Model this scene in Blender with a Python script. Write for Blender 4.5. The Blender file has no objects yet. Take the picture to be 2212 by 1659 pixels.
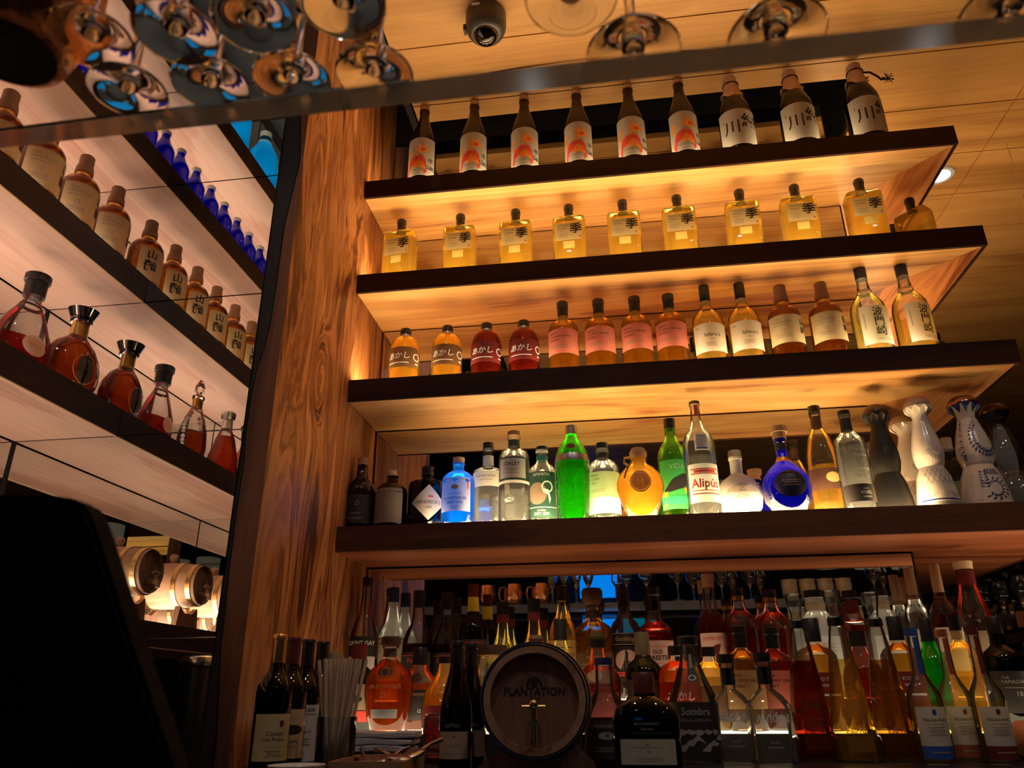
import bpy, bmesh, math, random
from mathutils import Vector, Matrix
random.seed(7)
PI = math.pi
S = 1.8          # metres per layout unit (camera to shelf front)
EYE = 1.35       # eye height in metres
C = bpy.context.scene.collection

# ------------------------------------------------------------------ camera model
YAW, PITCH, ROLL, FPX = -0.135683, 0.393682, -0.0071654, 1642.4
cy_, sy_, cp_, sp_ = math.cos(YAW), math.sin(YAW), math.cos(PITCH), math.sin(PITCH)
FWD = Vector((sy_*cp_, cy_*cp_, sp_))
R0 = Vector((cy_, -sy_, 0)); U0 = R0.cross(FWD)
RGT = R0*math.cos(ROLL) + U0*math.sin(ROLL)
UPV = U0*math.cos(ROLL) - R0*math.sin(ROLL)
def ray(x, y): return RGT*(x-1106) - UPV*(y-829.5) + FWD*FPX
def at_y(x, y, Y): d = ray(x, y); return d*(Y/d.y)
def at_z(x, y, Z): d = ray(x, y); return d*(Z/d.z)
def at_x(x, y, X): d = ray(x, y); return d*(X/d.x)
MY = 1.137        # bar mirror plane
LM = 0.773        # left mirror plane
def W(X, Y, Z): return Vector((X*S, Y*S, Z*S+EYE))
def mir(x, y, Y):                      # point in the room seen through the bar mirror
    p = at_y(x, y, 2*MY-Y); return Vector((p.x, Y, p.z))
cam_d = bpy.data.cameras.new('camera'); cam = bpy.data.objects.new('camera', cam_d); C.objects.link(cam)
cam_d.sensor_width = 36; cam_d.lens = 36*FPX/2212; cam_d.clip_start = .02
m = Matrix((RGT, UPV, -FWD)).transposed().to_4x4(); m.translation = W(0, 0, 0); cam.matrix_world = m
cam_d.dof.use_dof = True; cam_d.dof.focus_distance = 1.16*S; cam_d.dof.aperture_fstop = 9
bpy.context.scene.camera = cam

# ------------------------------------------------------------------ materials
def mat_new(name):
    m = bpy.data.materials.new(name); m.use_nodes = True; nt = m.node_tree; nt.nodes.clear()
    return m, nt, nt.nodes.new('ShaderNodeOutputMaterial')
def N(nt, t, **k):
    n = nt.nodes.new(t)
    for a, v in k.items():
        if a in n.inputs.keys() if False else False: pass
        setattr(n, a, v)
    return n
def principled(name, col, rough=.5, metal=0, emit=None, es=0, coat=0, bump=0, bscale=60, var=.12, spec=.5, trans=0):
    m, nt, out = mat_new(name)
    p = nt.nodes.new('ShaderNodeBsdfPrincipled'); L = nt.links
    p.inputs['Roughness'].default_value = rough; p.inputs['Metallic'].default_value = metal
    p.inputs['Coat Weight'].default_value = coat; p.inputs['Specular IOR Level'].default_value = spec
    tc = nt.nodes.new('ShaderNodeTexCoord'); nz = nt.nodes.new('ShaderNodeTexNoise')
    nz.inputs['Scale'].default_value = bscale; nz.inputs['Detail'].default_value = 3
    L.new(tc.outputs['Object'], nz.inputs['Vector'])
    mx = nt.nodes.new('ShaderNodeMix'); mx.data_type = 'RGBA'
    mx.inputs['A'].default_value = (*[c*(1-var) for c in col], 1); mx.inputs['B'].default_value = (*[min(1, c*(1+var)) for c in col], 1)
    L.new(nz.outputs['Fac'], mx.inputs['Factor']); L.new(mx.outputs['Result'], p.inputs['Base Color'])
    if emit: p.inputs['Emission Color'].default_value = (*emit, 1); p.inputs['Emission Strength'].default_value = es
    if bump:
        b = nt.nodes.new('ShaderNodeBump'); b.inputs['Strength'].default_value = bump; b.inputs['Distance'].default_value = .002
        L.new(nz.outputs['Fac'], b.inputs['Height']); L.new(b.outputs['Normal'], p.inputs['Normal'])
    sh_ = p.outputs[0]
    if trans:
        tl = nt.nodes.new('ShaderNodeBsdfTranslucent'); L.new(mx.outputs['Result'], tl.inputs[0]); ms = nt.nodes.new('ShaderNodeMixShader'); ms.inputs[0].default_value = trans
        L.new(sh_, ms.inputs[1]); L.new(tl.outputs[0], ms.inputs[2]); sh_ = ms.outputs[0]
    L.new(sh_, out.inputs[0]); return m
def emitter(name, col, st):
    m, nt, out = mat_new(name); e = nt.nodes.new('ShaderNodeEmission')
    e.inputs[0].default_value = (*col, 1); e.inputs[1].default_value = st
    nt.links.new(e.outputs[0], out.inputs[0]); return m
def thin_glass(name, tint, gloss=(1, 1, 1), milk=0.0, mcol=(1, 1, 1), ior=1.45, rough=.03, rim=0.5):
    """glass wall: tinted see-through with fresnel reflection, darker and milkier at grazing rims"""
    m, nt, out = mat_new(name); L = nt.links
    t = nt.nodes.new('ShaderNodeBsdfTransparent'); g = nt.nodes.new('ShaderNodeBsdfGlossy'); g.inputs['Roughness'].default_value = rough
    g.inputs['Color'].default_value = (*gloss, 1)
    f = nt.nodes.new('ShaderNodeFresnel'); f.inputs[0].default_value = ior
    lw = nt.nodes.new('ShaderNodeLayerWeight'); lw.inputs[0].default_value = .35
    cm = nt.nodes.new('ShaderNodeMix'); cm.data_type = 'RGBA'
    cm.inputs['A'].default_value = (*tint, 1); cm.inputs['B'].default_value = (*[c*c*rim for c in tint], 1)
    L.new(lw.outputs['Facing'], cm.inputs['Factor']); L.new(cm.outputs['Result'], t.inputs[0])
    base = t
    if milk > 0:
        tl = nt.nodes.new('ShaderNodeBsdfTranslucent'); tl.inputs[0].default_value = (*mcol, 1)
        ms = nt.nodes.new('ShaderNodeMixShader'); ms.inputs[0].default_value = milk
        L.new(t.outputs[0], ms.inputs[1]); L.new(tl.outputs[0], ms.inputs[2]); base = ms
    m2 = nt.nodes.new('ShaderNodeMixShader'); L.new(f.outputs[0], m2.inputs[0])
    L.new(base.outputs[0], m2.inputs[1]); L.new(g.outputs[0], m2.inputs[2]); L.new(m2.outputs[0], out.inputs[0]); return m
def liquid(name, tint, milk=.3, mcol=None):
    m, nt, out = mat_new(name); L = nt.links
    t = nt.nodes.new('ShaderNodeBsdfTransparent'); t.inputs[0].default_value = (*tint, 1)
    tl = nt.nodes.new('ShaderNodeBsdfTranslucent'); d = nt.nodes.new('ShaderNodeBsdfDiffuse')
    mc = mcol or tint
    # cloudy swirl
    tc = nt.nodes.new('ShaderNodeTexCoord'); nz = nt.nodes.new('ShaderNodeTexNoise'); nz.inputs['Scale'].default_value = 30
    L.new(tc.outputs['Object'], nz.inputs['Vector'])
    mx = nt.nodes.new('ShaderNodeMix'); mx.data_type = 'RGBA'; mx.inputs['A'].default_value = (*[c*.6 for c in mc], 1); mx.inputs['B'].default_value = (*mc, 1)
    L.new(nz.outputs['Fac'], mx.inputs['Factor']); L.new(mx.outputs['Result'], tl.inputs[0]); L.new(mx.outputs['Result'], d.inputs[0])
    a = nt.nodes.new('ShaderNodeMixShader'); a.inputs[0].default_value = .3; L.new(tl.outputs[0], a.inputs[1]); L.new(d.outputs[0], a.inputs[2])
    b = nt.nodes.new('ShaderNodeMixShader'); b.inputs[0].default_value = milk; L.new(t.outputs[0], b.inputs[1]); L.new(a.outputs[0], b.inputs[2])
    L.new(b.outputs[0], out.inputs[0]); return m
def real_glass(name, col=(1, 1, 1), ior=1.45, rough=0):
    m, nt, out = mat_new(name); g = nt.nodes.new('ShaderNodeBsdfGlass')
    g.inputs['Color'].default_value = (*col, 1); g.inputs['IOR'].default_value = ior; g.inputs['Roughness'].default_value = rough
    nt.links.new(g.outputs[0], out.inputs[0]); return m
def wood(name, dark, mid, light, axis='X', freq=1.0, dist=.9, rough=.45, streak=.5, knots=None, plane=('y', 'z'), coat=.1, spec=.4):
    """grain runs along axis; optional knots warp the rings"""
    m, nt, out = mat_new(name); L = nt.links
    tc = nt.nodes.new('ShaderNodeTexCoord')
    sep = nt.nodes.new('ShaderNodeSeparateXYZ'); L.new(tc.outputs['Object'], sep.inputs[0])
    def math_(op, a, b=None, c=None):
        n = nt.nodes.new('ShaderNodeMath'); n.operation = op
        for i, v in enumerate((a, b, c)):
            if v is None: continue
            if isinstance(v, (int, float)): n.inputs[i].default_value = v
            else: L.new(v, n.inputs[i])
        return n.outputs[0]
    comp = {'x': sep.outputs[0], 'y': sep.outputs[1], 'z': sep.outputs[2]}
    ax = axis.lower(); oth = [c for c in 'xyz' if c != ax]
    a = math_('MULTIPLY', comp[ax], .9*freq); b = math_('MULTIPLY', comp[oth[0]], 7*freq); c = math_('MULTIPLY', comp[oth[1]], 7*freq)
    if knots:
        u, v = comp[plane[0]], comp[plane[1]]; tot = None
        for (ku, kv, ru, rv, amp) in knots:
            du = math_('DIVIDE', math_('SUBTRACT', u, ku), ru); dv = math_('DIVIDE', math_('SUBTRACT', v, kv), rv)
            e = math_('EXPONENT', math_('MULTIPLY', math_('ADD', math_('MULTIPLY', du, du), math_('MULTIPLY', dv, dv)), -1.0))
            e = math_('MULTIPLY', e, amp); tot = e if tot is None else math_('ADD', tot, e)
        b = math_('ADD', b, tot)
    cb = nt.nodes.new('ShaderNodeCombineXYZ'); L.new(a, cb.inputs[0]); L.new(b, cb.inputs[1]); L.new(c, cb.inputs[2])
    # broad figure
    n1 = nt.nodes.new('ShaderNodeTexNoise'); n1.inputs['Scale'].default_value = 1.3; n1.inputs['Detail'].default_value = 5
    n1.inputs['Roughness'].default_value = .55; n1.inputs['Distortion'].default_value = dist; L.new(cb.outputs[0], n1.inputs['Vector'])
    # fine fibre
    mp = nt.nodes.new('ShaderNodeMapping'); mp.inputs['Scale'].default_value = (1.6, 14, 14); L.new(cb.outputs[0], mp.inputs[0])
    n2 = nt.nodes.new('ShaderNodeTexNoise'); n2.inputs['Scale'].default_value = 1.6; n2.inputs['Detail'].default_value = 4; L.new(mp.outputs[0], n2.inputs['Vector'])
    rings = math_('SINE', math_('MULTIPLY', n1.outputs['Fac'], 46.0))
    f = math_('ADD', math_('MULTIPLY', n1.outputs['Fac'], 1.0), math_('MULTIPLY', rings, .07*streak))
    f = math_('ADD', f, math_('MULTIPLY', math_('SUBTRACT', n2.outputs['Fac'], .5), .28))
    rp = nt.nodes.new('ShaderNodeValToRGB'); r = rp.color_ramp
    r.elements[0].position = .3; r.elements[0].color = (*dark, 1); r.elements[1].position = .7; r.elements[1].color = (*light, 1)
    e = r.elements.new(.47); e.color = (*mid, 1)
    L.new(f, rp.inputs[0])
    p = nt.nodes.new('ShaderNodeBsdfPrincipled'); p.inputs['Roughness'].default_value = rough; p.inputs['Coat Weight'].default_value = coat
    p.inputs['Coat Roughness'].default_value = .3; p.inputs['Specular IOR Level'].default_value = spec
    L.new(rp.outputs[0], p.inputs['Base Color'])
    bp = nt.nodes.new('ShaderNodeBump'); bp.inputs['Strength'].default_value = .12; bp.inputs['Distance'].default_value = .002
    L.new(f, bp.inputs['Height']); L.new(bp.outputs[0], p.inputs['Normal'])
    L.new(p.outputs[0], out.inputs[0]); return m
M = {}
def flat(name, col, rough=.6, **k):
    if name not in M: M[name] = principled(name, col, rough, **k)
    return M[name]
warmL, warmM, warmD = (.86, .55, .23), (.66, .34, .11), (.26, .08, .022)
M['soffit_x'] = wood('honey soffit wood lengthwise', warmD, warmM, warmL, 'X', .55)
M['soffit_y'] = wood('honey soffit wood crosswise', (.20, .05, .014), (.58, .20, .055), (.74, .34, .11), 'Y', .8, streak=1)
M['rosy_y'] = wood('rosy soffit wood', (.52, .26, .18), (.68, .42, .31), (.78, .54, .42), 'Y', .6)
M['fascia_x'] = wood('dark walnut edge', (.022, .007, .004), (.036, .012, .006), (.055, .02, .01), 'X', 1, rough=.6, coat=0, spec=.15)
M['fascia_y'] = wood('dark walnut edge side', (.03, .014, .009), (.045, .02, .013), (.065, .03, .018), 'Y', 1, rough=.6, coat=0, spec=.15)
M['low_shelf'] = wood('brown walnut board', (.05, .016, .008), (.10, .034, .015), (.16, .06, .027), 'X', .8, rough=.55, coat=0, spec=.25)
M['low_soffit'] = wood('red brown soffit wood', (.09, .02, .008), (.24, .065, .024), (.36, .115, .045), 'X', .6, rough=.4)
M['ceiling'] = wood('light oak ceiling board', (.38, .17, .045), (.56, .28, .085), (.68, .37, .125), 'X', .7, rough=.5, streak=.2)
KN = [(1.61, EYE+.72, .035, .085, 2.4), (1.70, EYE+.48, .10, .30, 1.0), (1.50, EYE+.20, .12, .40, -.8), (1.62, EYE+.16, .06, .28, 1.1), (1.78, EYE+1.0, .14, .35, .9), (1.48, EYE+1.25, .10, .40, .8)]
M['slab'] = wood('live edge walnut', (.075, .018, .006), (.30, .10, .03), (.56, .23, .075), 'Z', .85, dist=.7, rough=.4, streak=1.5,
    knots=KN, plane=('y', 'z'))
M['slab_edge'] = wood('slab bark side', (.07, .025, .012), (.16, .06, .03), (.26, .10, .05), 'Z', .8, rough=.6)
M['barrel_wood'] = wood('aged barrel stave', (.20, .10, .055), (.36, .20, .12), (.48, .29, .18), 'Y', 1.4, rough=.6)
M['barrel_wood_x'] = wood('small barrel stave', (.36, .18, .09), (.52, .29, .16), (.62, .38, .22), 'X', 1.4, rough=.6)
M['head_wood'] = wood('barrel head board', (.10, .045, .025), (.19, .09, .05), (.27, .14, .08), 'Z', 1.4, rough=.6)
M['tray_wood'] = wood('tray wood', (.24, .13, .07), (.34, .20, .11), (.42, .26, .15), 'X', 2)
M['mirror'] = None
m, nt, out = mat_new('silvered mirror'); g = nt.nodes.new('ShaderNodeBsdfGlossy'); g.inputs['Color'].default_value = (.82, .84, .83, 1); g.inputs['Roughness'].default_value = 0
nt.links.new(g.outputs[0], out.inputs[0]); M['mirror'] = m
M['granite'] = principled('speckled black granite', (.022, .023, .024), .25, var=.95, bscale=420)
M['black'] = flat('matt black', (.008, .008, .009), .7)
M['screen_black'] = principled('screen housing black', (.006, .006, .007), .8, spec=.08)
M['satin_black'] = flat('satin black', (.012, .011, .011), .35)
M['dark_grey'] = flat('dark grey panel', (.035, .037, .04), .6)
M['dark_wall'] = flat('dark wall', (.03, .022, .018), .8)
M['floorm'] = wood('dark floor', (.02, .012, .008), (.035, .02, .013), (.05, .03, .02), 'X', 1)
M['steel'] = principled('steel', (.6, .6, .6), .22, 1, var=.03)
M['brass'] = principled('brass', (.75, .53, .22), .25, 1, var=.05)
M['copper'] = principled('hammered copper', (.85, .38, .18), .22, 1, bump=1, bscale=90)
M['iron'] = principled('dull hoop steel', (.28, .28, .3), .4, 1, var=.1)
M['strip_warm'] = emitter('warm led strip', (1, .72, .38), 32.0); M['strip_top'] = emitter('warm led strip on top shelf', (1, .68, .33), 13.0)
M['strip_rose'] = emitter('soft white led strip', (1, .79, .61), 9.5)
M['strip_white'] = emitter('white led strip', (1, .66, .31), 50.0)
M['step_glow'] = emitter('lit step glass', (1, .76, .46), 4.6)
M['lamp_face'] = emitter('downlight face', (.85, .97, 1), 30)
M['blue_glow'] = emitter('blue lit window', (.0, .22, .85), 1.1)
M['cyan_glow'] = emitter('teal lit panel', (.0, .28, .42), .35)
M['green_glow'] = emitter('green sign glow', (.02, .75, .38), 1.2)
# glasses
G = dict(
 clear=thin_glass('clear glass', (.93, .95, .95), milk=.03), clear_f=thin_glass('frosty glass', (.75, .78, .78), milk=.35),
 brown=thin_glass('brown glass', (.34, .15, .06), milk=.25, mcol=(.22, .09, .03), rim=.3),
 dark=thin_glass('near black glass', (.03, .025, .02), milk=.25, mcol=(.03, .02, .012)),
 blackg=thin_glass('black glass', (.012, .012, .012), milk=.5, mcol=(.01, .008, .006)),
 green=thin_glass('green glass', (.10, .62, .05), milk=.25, mcol=(.06, .55, .03), rim=.6),
 green2=thin_glass('bottle green glass', (.35, .55, .08), milk=.2, mcol=(.1, .4, .03)),
 dgreen=thin_glass('dark green glass', (.02, .07, .03), milk=.3, mcol=(.01, .04, .015)),
 blue=thin_glass('blue glass', (.04, .30, .95), milk=.45, mcol=(.02, .34, 1)),
 navy=thin_glass('cobalt glass', (.01, .015, .25), milk=.5, mcol=(.02, .03, .5)),
 cyan=thin_glass('cyan glass', (.0, .35, .6), milk=.85, mcol=(.0, .45, .75)),
 amber=thin_glass('amber glass', (.82, .66, .32), milk=.10, mcol=(.5, .27, .06), rim=.35),
 gold=thin_glass('golden glass', (.98, .90, .62), milk=.2, mcol=(1, .82, .4)),
)
Lq = dict(
 pale=liquid('pale gold whisky', (.98, .88, .50), .22, (1, .85, .38)), gold=liquid('gold whisky', (.97, .78, .36), .22, (1, .74, .22)),
 amber=liquid('amber whisky', (.74, .49, .14), .2, (.50, .25, .035)), xo=liquid('deep cognac', (.50, .16, .035), .12, (.5, .12, .02)), orange=liquid('orange spirit', (.82, .34, .09), .2, (.85, .28, .05)),
 red=liquid('red brown spirit', (.55, .13, .05), .2, (.6, .10, .03)), cherry=liquid('cherry spirit', (.45, .05, .05), .2, (.5, .05, .045)),
 darkred=liquid('dark rum', (.20, .03, .02), .2, (.2, .02, .01)), water=liquid('clear spirit', (.95, .96, .95), .05, (.95, .97, .95)),
 straw=liquid('straw tequila', (.88, .80, .48), .08, (.8, .7, .3)))

# ------------------------------------------------------------------ mesh helpers
def obj(name, bm, mats, parent=None, smooth=False, loc=None):
    me = bpy.data.meshes.new(name); bm.to_mesh(me); bm.free()
    for mm in (mats if isinstance(mats, (list, tuple)) else [mats]): me.materials.append(mm)
    if smooth:
        me.polygons.foreach_set('use_smooth', [True]*len(me.polygons)); me.set_sharp_from_angle(angle=math.radians(40))
    o = bpy.data.objects.new(name, me); C.objects.link(o)
    if parent: o.parent = parent
    if loc is not None: o.location = loc
    return o
def tag(o, label, cat, group=None):
    o['label'] = label; o['category'] = cat
    if group: o['group'] = group
    return o
def thing(name, label, cat, loc=(0, 0, 0), rz=0, group=None):
    o = bpy.data.objects.new(name, None); C.objects.link(o); o.empty_display_size = .02
    o.location = loc; o.rotation_euler = (0, 0, rz); return tag(o, label, cat, group)
def struct(name, bm, mats, **k):
    o = obj(name, bm, mats, **k); o['kind'] = 'structure'; return o
def bx(bm, a, b, mi=0):
    x0, x1 = sorted((a[0], b[0])); y0, y1 = sorted((a[1], b[1])); z0, z1 = sorted((a[2], b[2]))
    v = [bm.verts.new(p) for p in ((x0, y0, z0), (x1, y0, z0), (x1, y1, z0), (x0, y1, z0), (x0, y0, z1), (x1, y0, z1), (x1, y1, z1), (x0, y1, z1))]
    for f in ((3, 2, 1, 0), (4, 5, 6, 7), (0, 1, 5, 4), (1, 2, 6, 5), (2, 3, 7, 6), (3, 0, 4, 7)):
        bm.faces.new([v[i] for i in f]).material_index = mi
    return v
def ubox(a, b, bm=None):
    bm = bm or bmesh.new(); bx(bm, W(*a), W(*b)); return bm
def prism(pts, z0, z1, bm=None, mi=0):
    bm = bm or bmesh.new()
    lo = [bm.verts.new((p[0], p[1], z0)) for p in pts]; hi = [bm.verts.new((p[0], p[1], z1)) for p in pts]
    f = [bm.faces.new(lo[::-1]), bm.faces.new(hi)]
    n = len(pts)
    for i in range(n): f.append(bm.faces.new((lo[i], lo[(i+1) % n], hi[(i+1) % n], hi[i])))
    for q in f: q.material_index = mi
    bmesh.ops.recalc_face_normals(bm, faces=bm.faces); return bm
def lathe(prof, seg=36, n=2, dr=1.0, rib=None, bm=None, mi=0, rn=.0, capb=True, capt=True, cx=0, cy=0, cz=0):
    """prof: metric (r,z); n superellipse exponent for wide rings; rib=(count,depth,z0,z1)"""
    bm = bm or bmesh.new(); rmax = max(p[0] for p in prof); rings = []
    for r, z in prof:
        if n == 2 and dr == 1: b = 0
        else: b = min(1, max(0, (r-rn*rmax)/(rmax*(1-rn)+1e-9)*1.6))
        ring = []
        for i in range(seg):
            th = 2*PI*i/seg; s, c = math.sin(th), math.cos(th)
            ex = math.copysign(abs(s)**(2/n), s); ey = math.copysign(abs(c)**(2/n), c)*dr
            x = s*(1-b)+ex*b; y = c*(1-b)+ey*b; rr = r
            if rib and rib[2] <= z <= rib[3]: rr = r*(1+rib[1]*math.cos(rib[0]*th))
            ring.append(bm.verts.new((cx+rr*x, cy-rr*y, cz+z)))
        rings.append(ring)
    fs = []
    for a, b_ in zip(rings, rings[1:]):
        for i in range(seg): fs.append(bm.faces.new((a[i], a[(i+1) % seg], b_[(i+1) % seg], b_[i])))
    if capb: fs.append(bm.faces.new(rings[0][::-1]))
    if capt: fs.append(bm.faces.new(rings[-1]))
    for f in fs: f.material_index = mi
    return bm
def axis_lathe(prof, p0, direction, seg=32, bm=None, mi=0, capb=True, capt=True):
    bm = bm or bmesh.new(); st = len(bm.verts); lathe(prof, seg, bm=bm, mi=mi, capb=capb, capt=capt)
    bm.verts.ensure_lookup_table(); q = Vector((0, 0, 1)).rotation_difference(Vector(direction).normalized()).to_matrix()
    for v in bm.verts[st:]: v.co = q @ v.co + Vector(p0)
    return bm
def tube(pts, r, seg=8, bm=None, mi=0, closed=False):
    bm = bm or bmesh.new(); rings = []; pts = [Vector(p) for p in pts]; n = len(pts)
    for i, p in enumerate(pts):
        a = pts[(i-1) % n] if (closed or i > 0) else p; b = pts[(i+1) % n] if (closed or i < n-1) else p
        t = (b-a).normalized(); u = t.orthogonal().normalized() if not rings else (pu - t*pu.dot(t)).normalized(); pu = u; v = t.cross(u)
        rr = r[i] if isinstance(r, (list, tuple)) else r
        rings.append([bm.verts.new(p + (u*math.cos(2*PI*k/seg)+v*math.sin(2*PI*k/seg))*rr) for k in range(seg)])
    prs = list(zip(rings, rings[1:])) + ([(rings[-1], rings[0])] if closed else [])
    for a, b in prs:
        for k in range(seg): bm.faces.new((a[k], a[(k+1) % seg], b[(k+1) % seg], b[k])).material_index = mi
    if not closed:
        bm.faces.new(rings[0][::-1]).material_index = mi; bm.faces.new(rings[-1]).material_index = mi
    return bm
# text glyph meshes
_txt = {}
def text_mesh(s, bold=0.0, shear=0.0):
    k = (s, bold, shear)
    if k in _txt: return _txt[k]
    cu = bpy.data.curves.new('lettering', 'FONT'); cu.body = s; cu.size = 1; cu.align_x = 'CENTER'; cu.align_y = 'CENTER'
    cu.resolution_u = 2; cu.offset = bold; cu.shear = shear
    o = bpy.data.objects.new('lettering', cu); C.objects.link(o)
    dg = bpy.context.evaluated_depsgraph_get(); dg.update(); me = bpy.data.meshes.new_from_object(o.evaluated_get(dg))
    vs = [(v.co.x, v.co.y) for v in me.vertices]; fs = [tuple(p.vertices) for p in me.polygons]
    bpy.data.objects.remove(o); bpy.data.curves.remove(cu); bpy.data.meshes.remove(me)
    _txt[k] = (vs, fs); return _txt[k]
# ------------------------------------------------------------------ bottle builder
K = {}
def interp(prof, z):
    for (r0, z0), (r1, z1) in zip(prof, prof[1:]):
        if z0 <= z <= z1 and z1 > z0: return r0+(r1-r0)*(z-z0)/(z1-z0)
    return prof[-1][0]
def add_label(bm, mats, prof, n, dr, lab, H):
    """lab: z0,z1 (fractions of H), hw (radians if round, fraction of radius if flat), shape, mat, items, turn"""
    flatm = n > 3.5; turn = lab.get('turn', 0)
    z0, z1 = lab['z'][0]*H, lab['z'][1]*H; zc = (z0+z1)/2; rc = interp(prof, zc)
    hw = lab['hw']*rc
    def mi(mm):
        if mm not in mats: mats.append(mm)
        return mats.index(mm)
    def surf(U, z, eps):
        r = interp(prof, z)
        if flatm: x, y = U, -(r*dr)-eps
        else:
            th = U/rc; x, y = (r+eps)*math.sin(th), -(r*dr+eps)*math.cos(th)
        if turn: x, y = x*math.cos(turn)-y*math.sin(turn), x*math.sin(turn)+y*math.cos(turn)
        return (x, y, z)
    shp = lab.get('shape', 'rect'); e0 = lab.get('eps', .0006)
    nu, nv = (18, 6)
    idx = mi(lab['mat']); g = []
    for j in range(nv+1):
        row = []
        for i in range(nu+1):
            s, t = 2*i/nu-1, 2*j/nv-1
            if shp == 'ellipse': s, t = s*math.sqrt(1-t*t/2), t*math.sqrt(1-s*s/2)
            elif shp == 'diamond': s, t = (s+t)/2, (t-s)/2
            elif shp == 'arch' and t > 0: t = t*(1-.35*s*s)
            row.append(bm.verts.new(surf(s*hw, zc+t*(z1-z0)/2, e0)))
        g.append(row)
    for j in range(nv):
        for i in range(nu): bm.faces.new((g[j][i], g[j][i+1], g[j+1][i+1], g[j+1][i])).material_index = idx
    hh = z1-z0
    def poly(pts, mm, eps):
        if len(pts) < 3: return
        us = [p[0] for p in pts]; ii = mi(mm); w_ = .16*rc
        if flatm or max(us)-min(us) < w_:
            bm.faces.new([bm.verts.new(surf(u, z, eps)) for u, z in pts]).material_index = ii; return
        b2 = bmesh.new(); b2.faces.new([b2.verts.new((u, z, 0)) for u, z in pts])
        q = min(us)+w_
        while q < max(us):
            bmesh.ops.bisect_plane(b2, geom=list(b2.verts)+list(b2.edges)+list(b2.faces), plane_co=(q, 0, 0), plane_no=(1, 0, 0)); q += w_
        bmesh.ops.triangulate(b2, faces=b2.faces); mp = {v: bm.verts.new(surf(v.co.x, v.co.y, eps)) for v in b2.verts}
        for f in b2.faces:
            if f.calc_area() > 1e-12: bm.faces.new([mp[v] for v in f.verts]).material_index = ii
        b2.free()
    k = 0
    for it in lab.get('items', []):
        k += 1; eps = e0+.0004+.00005*k; ty = it[0]
        if ty == 't':
            _, s, u, v, sz, mm = it[:6]; bold = it[6] if len(it) > 6 else 0; sh = it[7] if len(it) > 7 else 0
            vs, fs = text_mesh(s, bold, sh); h = sz*hh; st = []
            sx = it[8] if len(it) > 8 else 1
            wd = (max(v[0] for v in vs)-min(v[0] for v in vs))*h*sx
            if wd > 1.8*hw: sx *= 1.8*hw/wd
            for x, y in vs: st.append(bm.verts.new(surf(u*hw+x*h*sx, z0+v*hh+y*h, eps)))
            ii = mi(mm)
            for f in fs:
                try: bm.faces.new([st[a] for a in f]).material_index = ii
                except ValueError: pass
        elif ty == 'e':
            _, u, v, ru, rv, mm = it; poly([(u*hw+ru*hw*math.cos(a*PI/9), z0+v*hh+rv*hh*math.sin(a*PI/9)) for a in range(18)], mm, eps)
        elif ty == 'p': poly([(u*hw, z0+v*hh) for u, v in it[1]], it[2], eps)
        elif ty == 'b':
            _, u, v, w, h, mm = it; ns = 8
            for q in range(ns):
                a, b = u-w+2*w*q/ns, u-w+2*w*(q+1)/ns
                poly([(a*hw, z0+(v-h)*hh), (b*hw, z0+(v-h)*hh), (b*hw, z0+(v+h)*hh), (a*hw, z0+(v+h)*hh)], mm, eps)
        elif ty == 'ring':
            _, u, v, r, th, mm = it
            for q in range(28):
                a, b = 2*PI*q/28, 2*PI*(q+1)/28
                poly([(u*hw+r*hh*math.cos(a), z0+v*hh+r*hh*math.sin(a)), (u*hw+(r+th)*hh*math.cos(a), z0+v*hh+(r+th)*hh*math.sin(a)),
                      (u*hw+(r+th)*hh*math.cos(b), z0+v*hh+(r+th)*hh*math.sin(b)), (u*hw+r*hh*math.cos(b), z0+v*hh+r*hh*math.sin(b))], mm, eps)
def kind(key, name, H, D, body, glass, cap=None, capm=None, liq=None, level=.6, n=2, dr=1, rib=None, labels=(), wraps=(), extra=None, seg=36, rn=0, inner=.93):
    K[key] = dict(name=name, H=H*S, D=D*S, body=body, glass=glass, cap=cap, capm=capm, liq=liq, level=level, n=n, dr=dr, rib=rib, labels=labels, wraps=wraps, extra=extra, seg=seg, rn=rn, inner=inner, proto=None)
def build_kind(k, root):
    H, R = k['H'], k['D']/2; prof = [(r*R, z*H) for r, z in k['body']]
    rib = k['rib'] and (k['rib'][0], k['rib'][1], k['rib'][2]*H, k['rib'][3]*H)
    body_ = obj('body', lathe(prof, k['seg'], k['n'], k['dr'], rib, rn=k['rn']), k['glass'], root, True)
    if k['liq']:
        lv = k['level']*H; p2 = [(max(0.0008, r*k['inner']-.0012), z) for r, z in prof if z < lv and z > .012*H]
        p2 = [(p2[0][0] if p2 else R*.9, .014*H)]+p2+[(interp(prof, lv)*k['inner']-.0012, lv)]
        obj('liquid', lathe(p2, k['seg'], k['n'], k['dr'], None, rn=k['rn']), k['liq'], body_, True)
    if k['cap']: obj('cap', lathe([(r*R, z*H) for r, z in k['cap']], 24), k['capm'], root, True)
    for w in k['wraps']:
        z0, z1, mm, nm = w[:4]; inf = w[4] if len(w) > 4 else .0006
        zs = [z0*H] + [z for r, z in prof if z0*H < z < z1*H] + [z1*H]
        obj(nm, lathe([(interp(prof, z)+inf, z) for z in zs], k['seg'], k['n'], k['dr'], None, rn=k['rn'], capb=False, capt=False), mm, root, True)
    for lab in k['labels']:
        bm = bmesh.new(); mats = []; add_label(bm, mats, prof, k['n'], k['dr'], lab, H)
        o = obj(lab.get('name', 'label'), bm, mats, root)
    if k['extra']: k['extra'](root, H, R)
def copy_tree(o, parent=None):
    c = o.copy(); C.objects.link(c)
    if parent: c.parent = parent
    for ch in list(o.children): copy_tree(ch, c)
    return c
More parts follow.
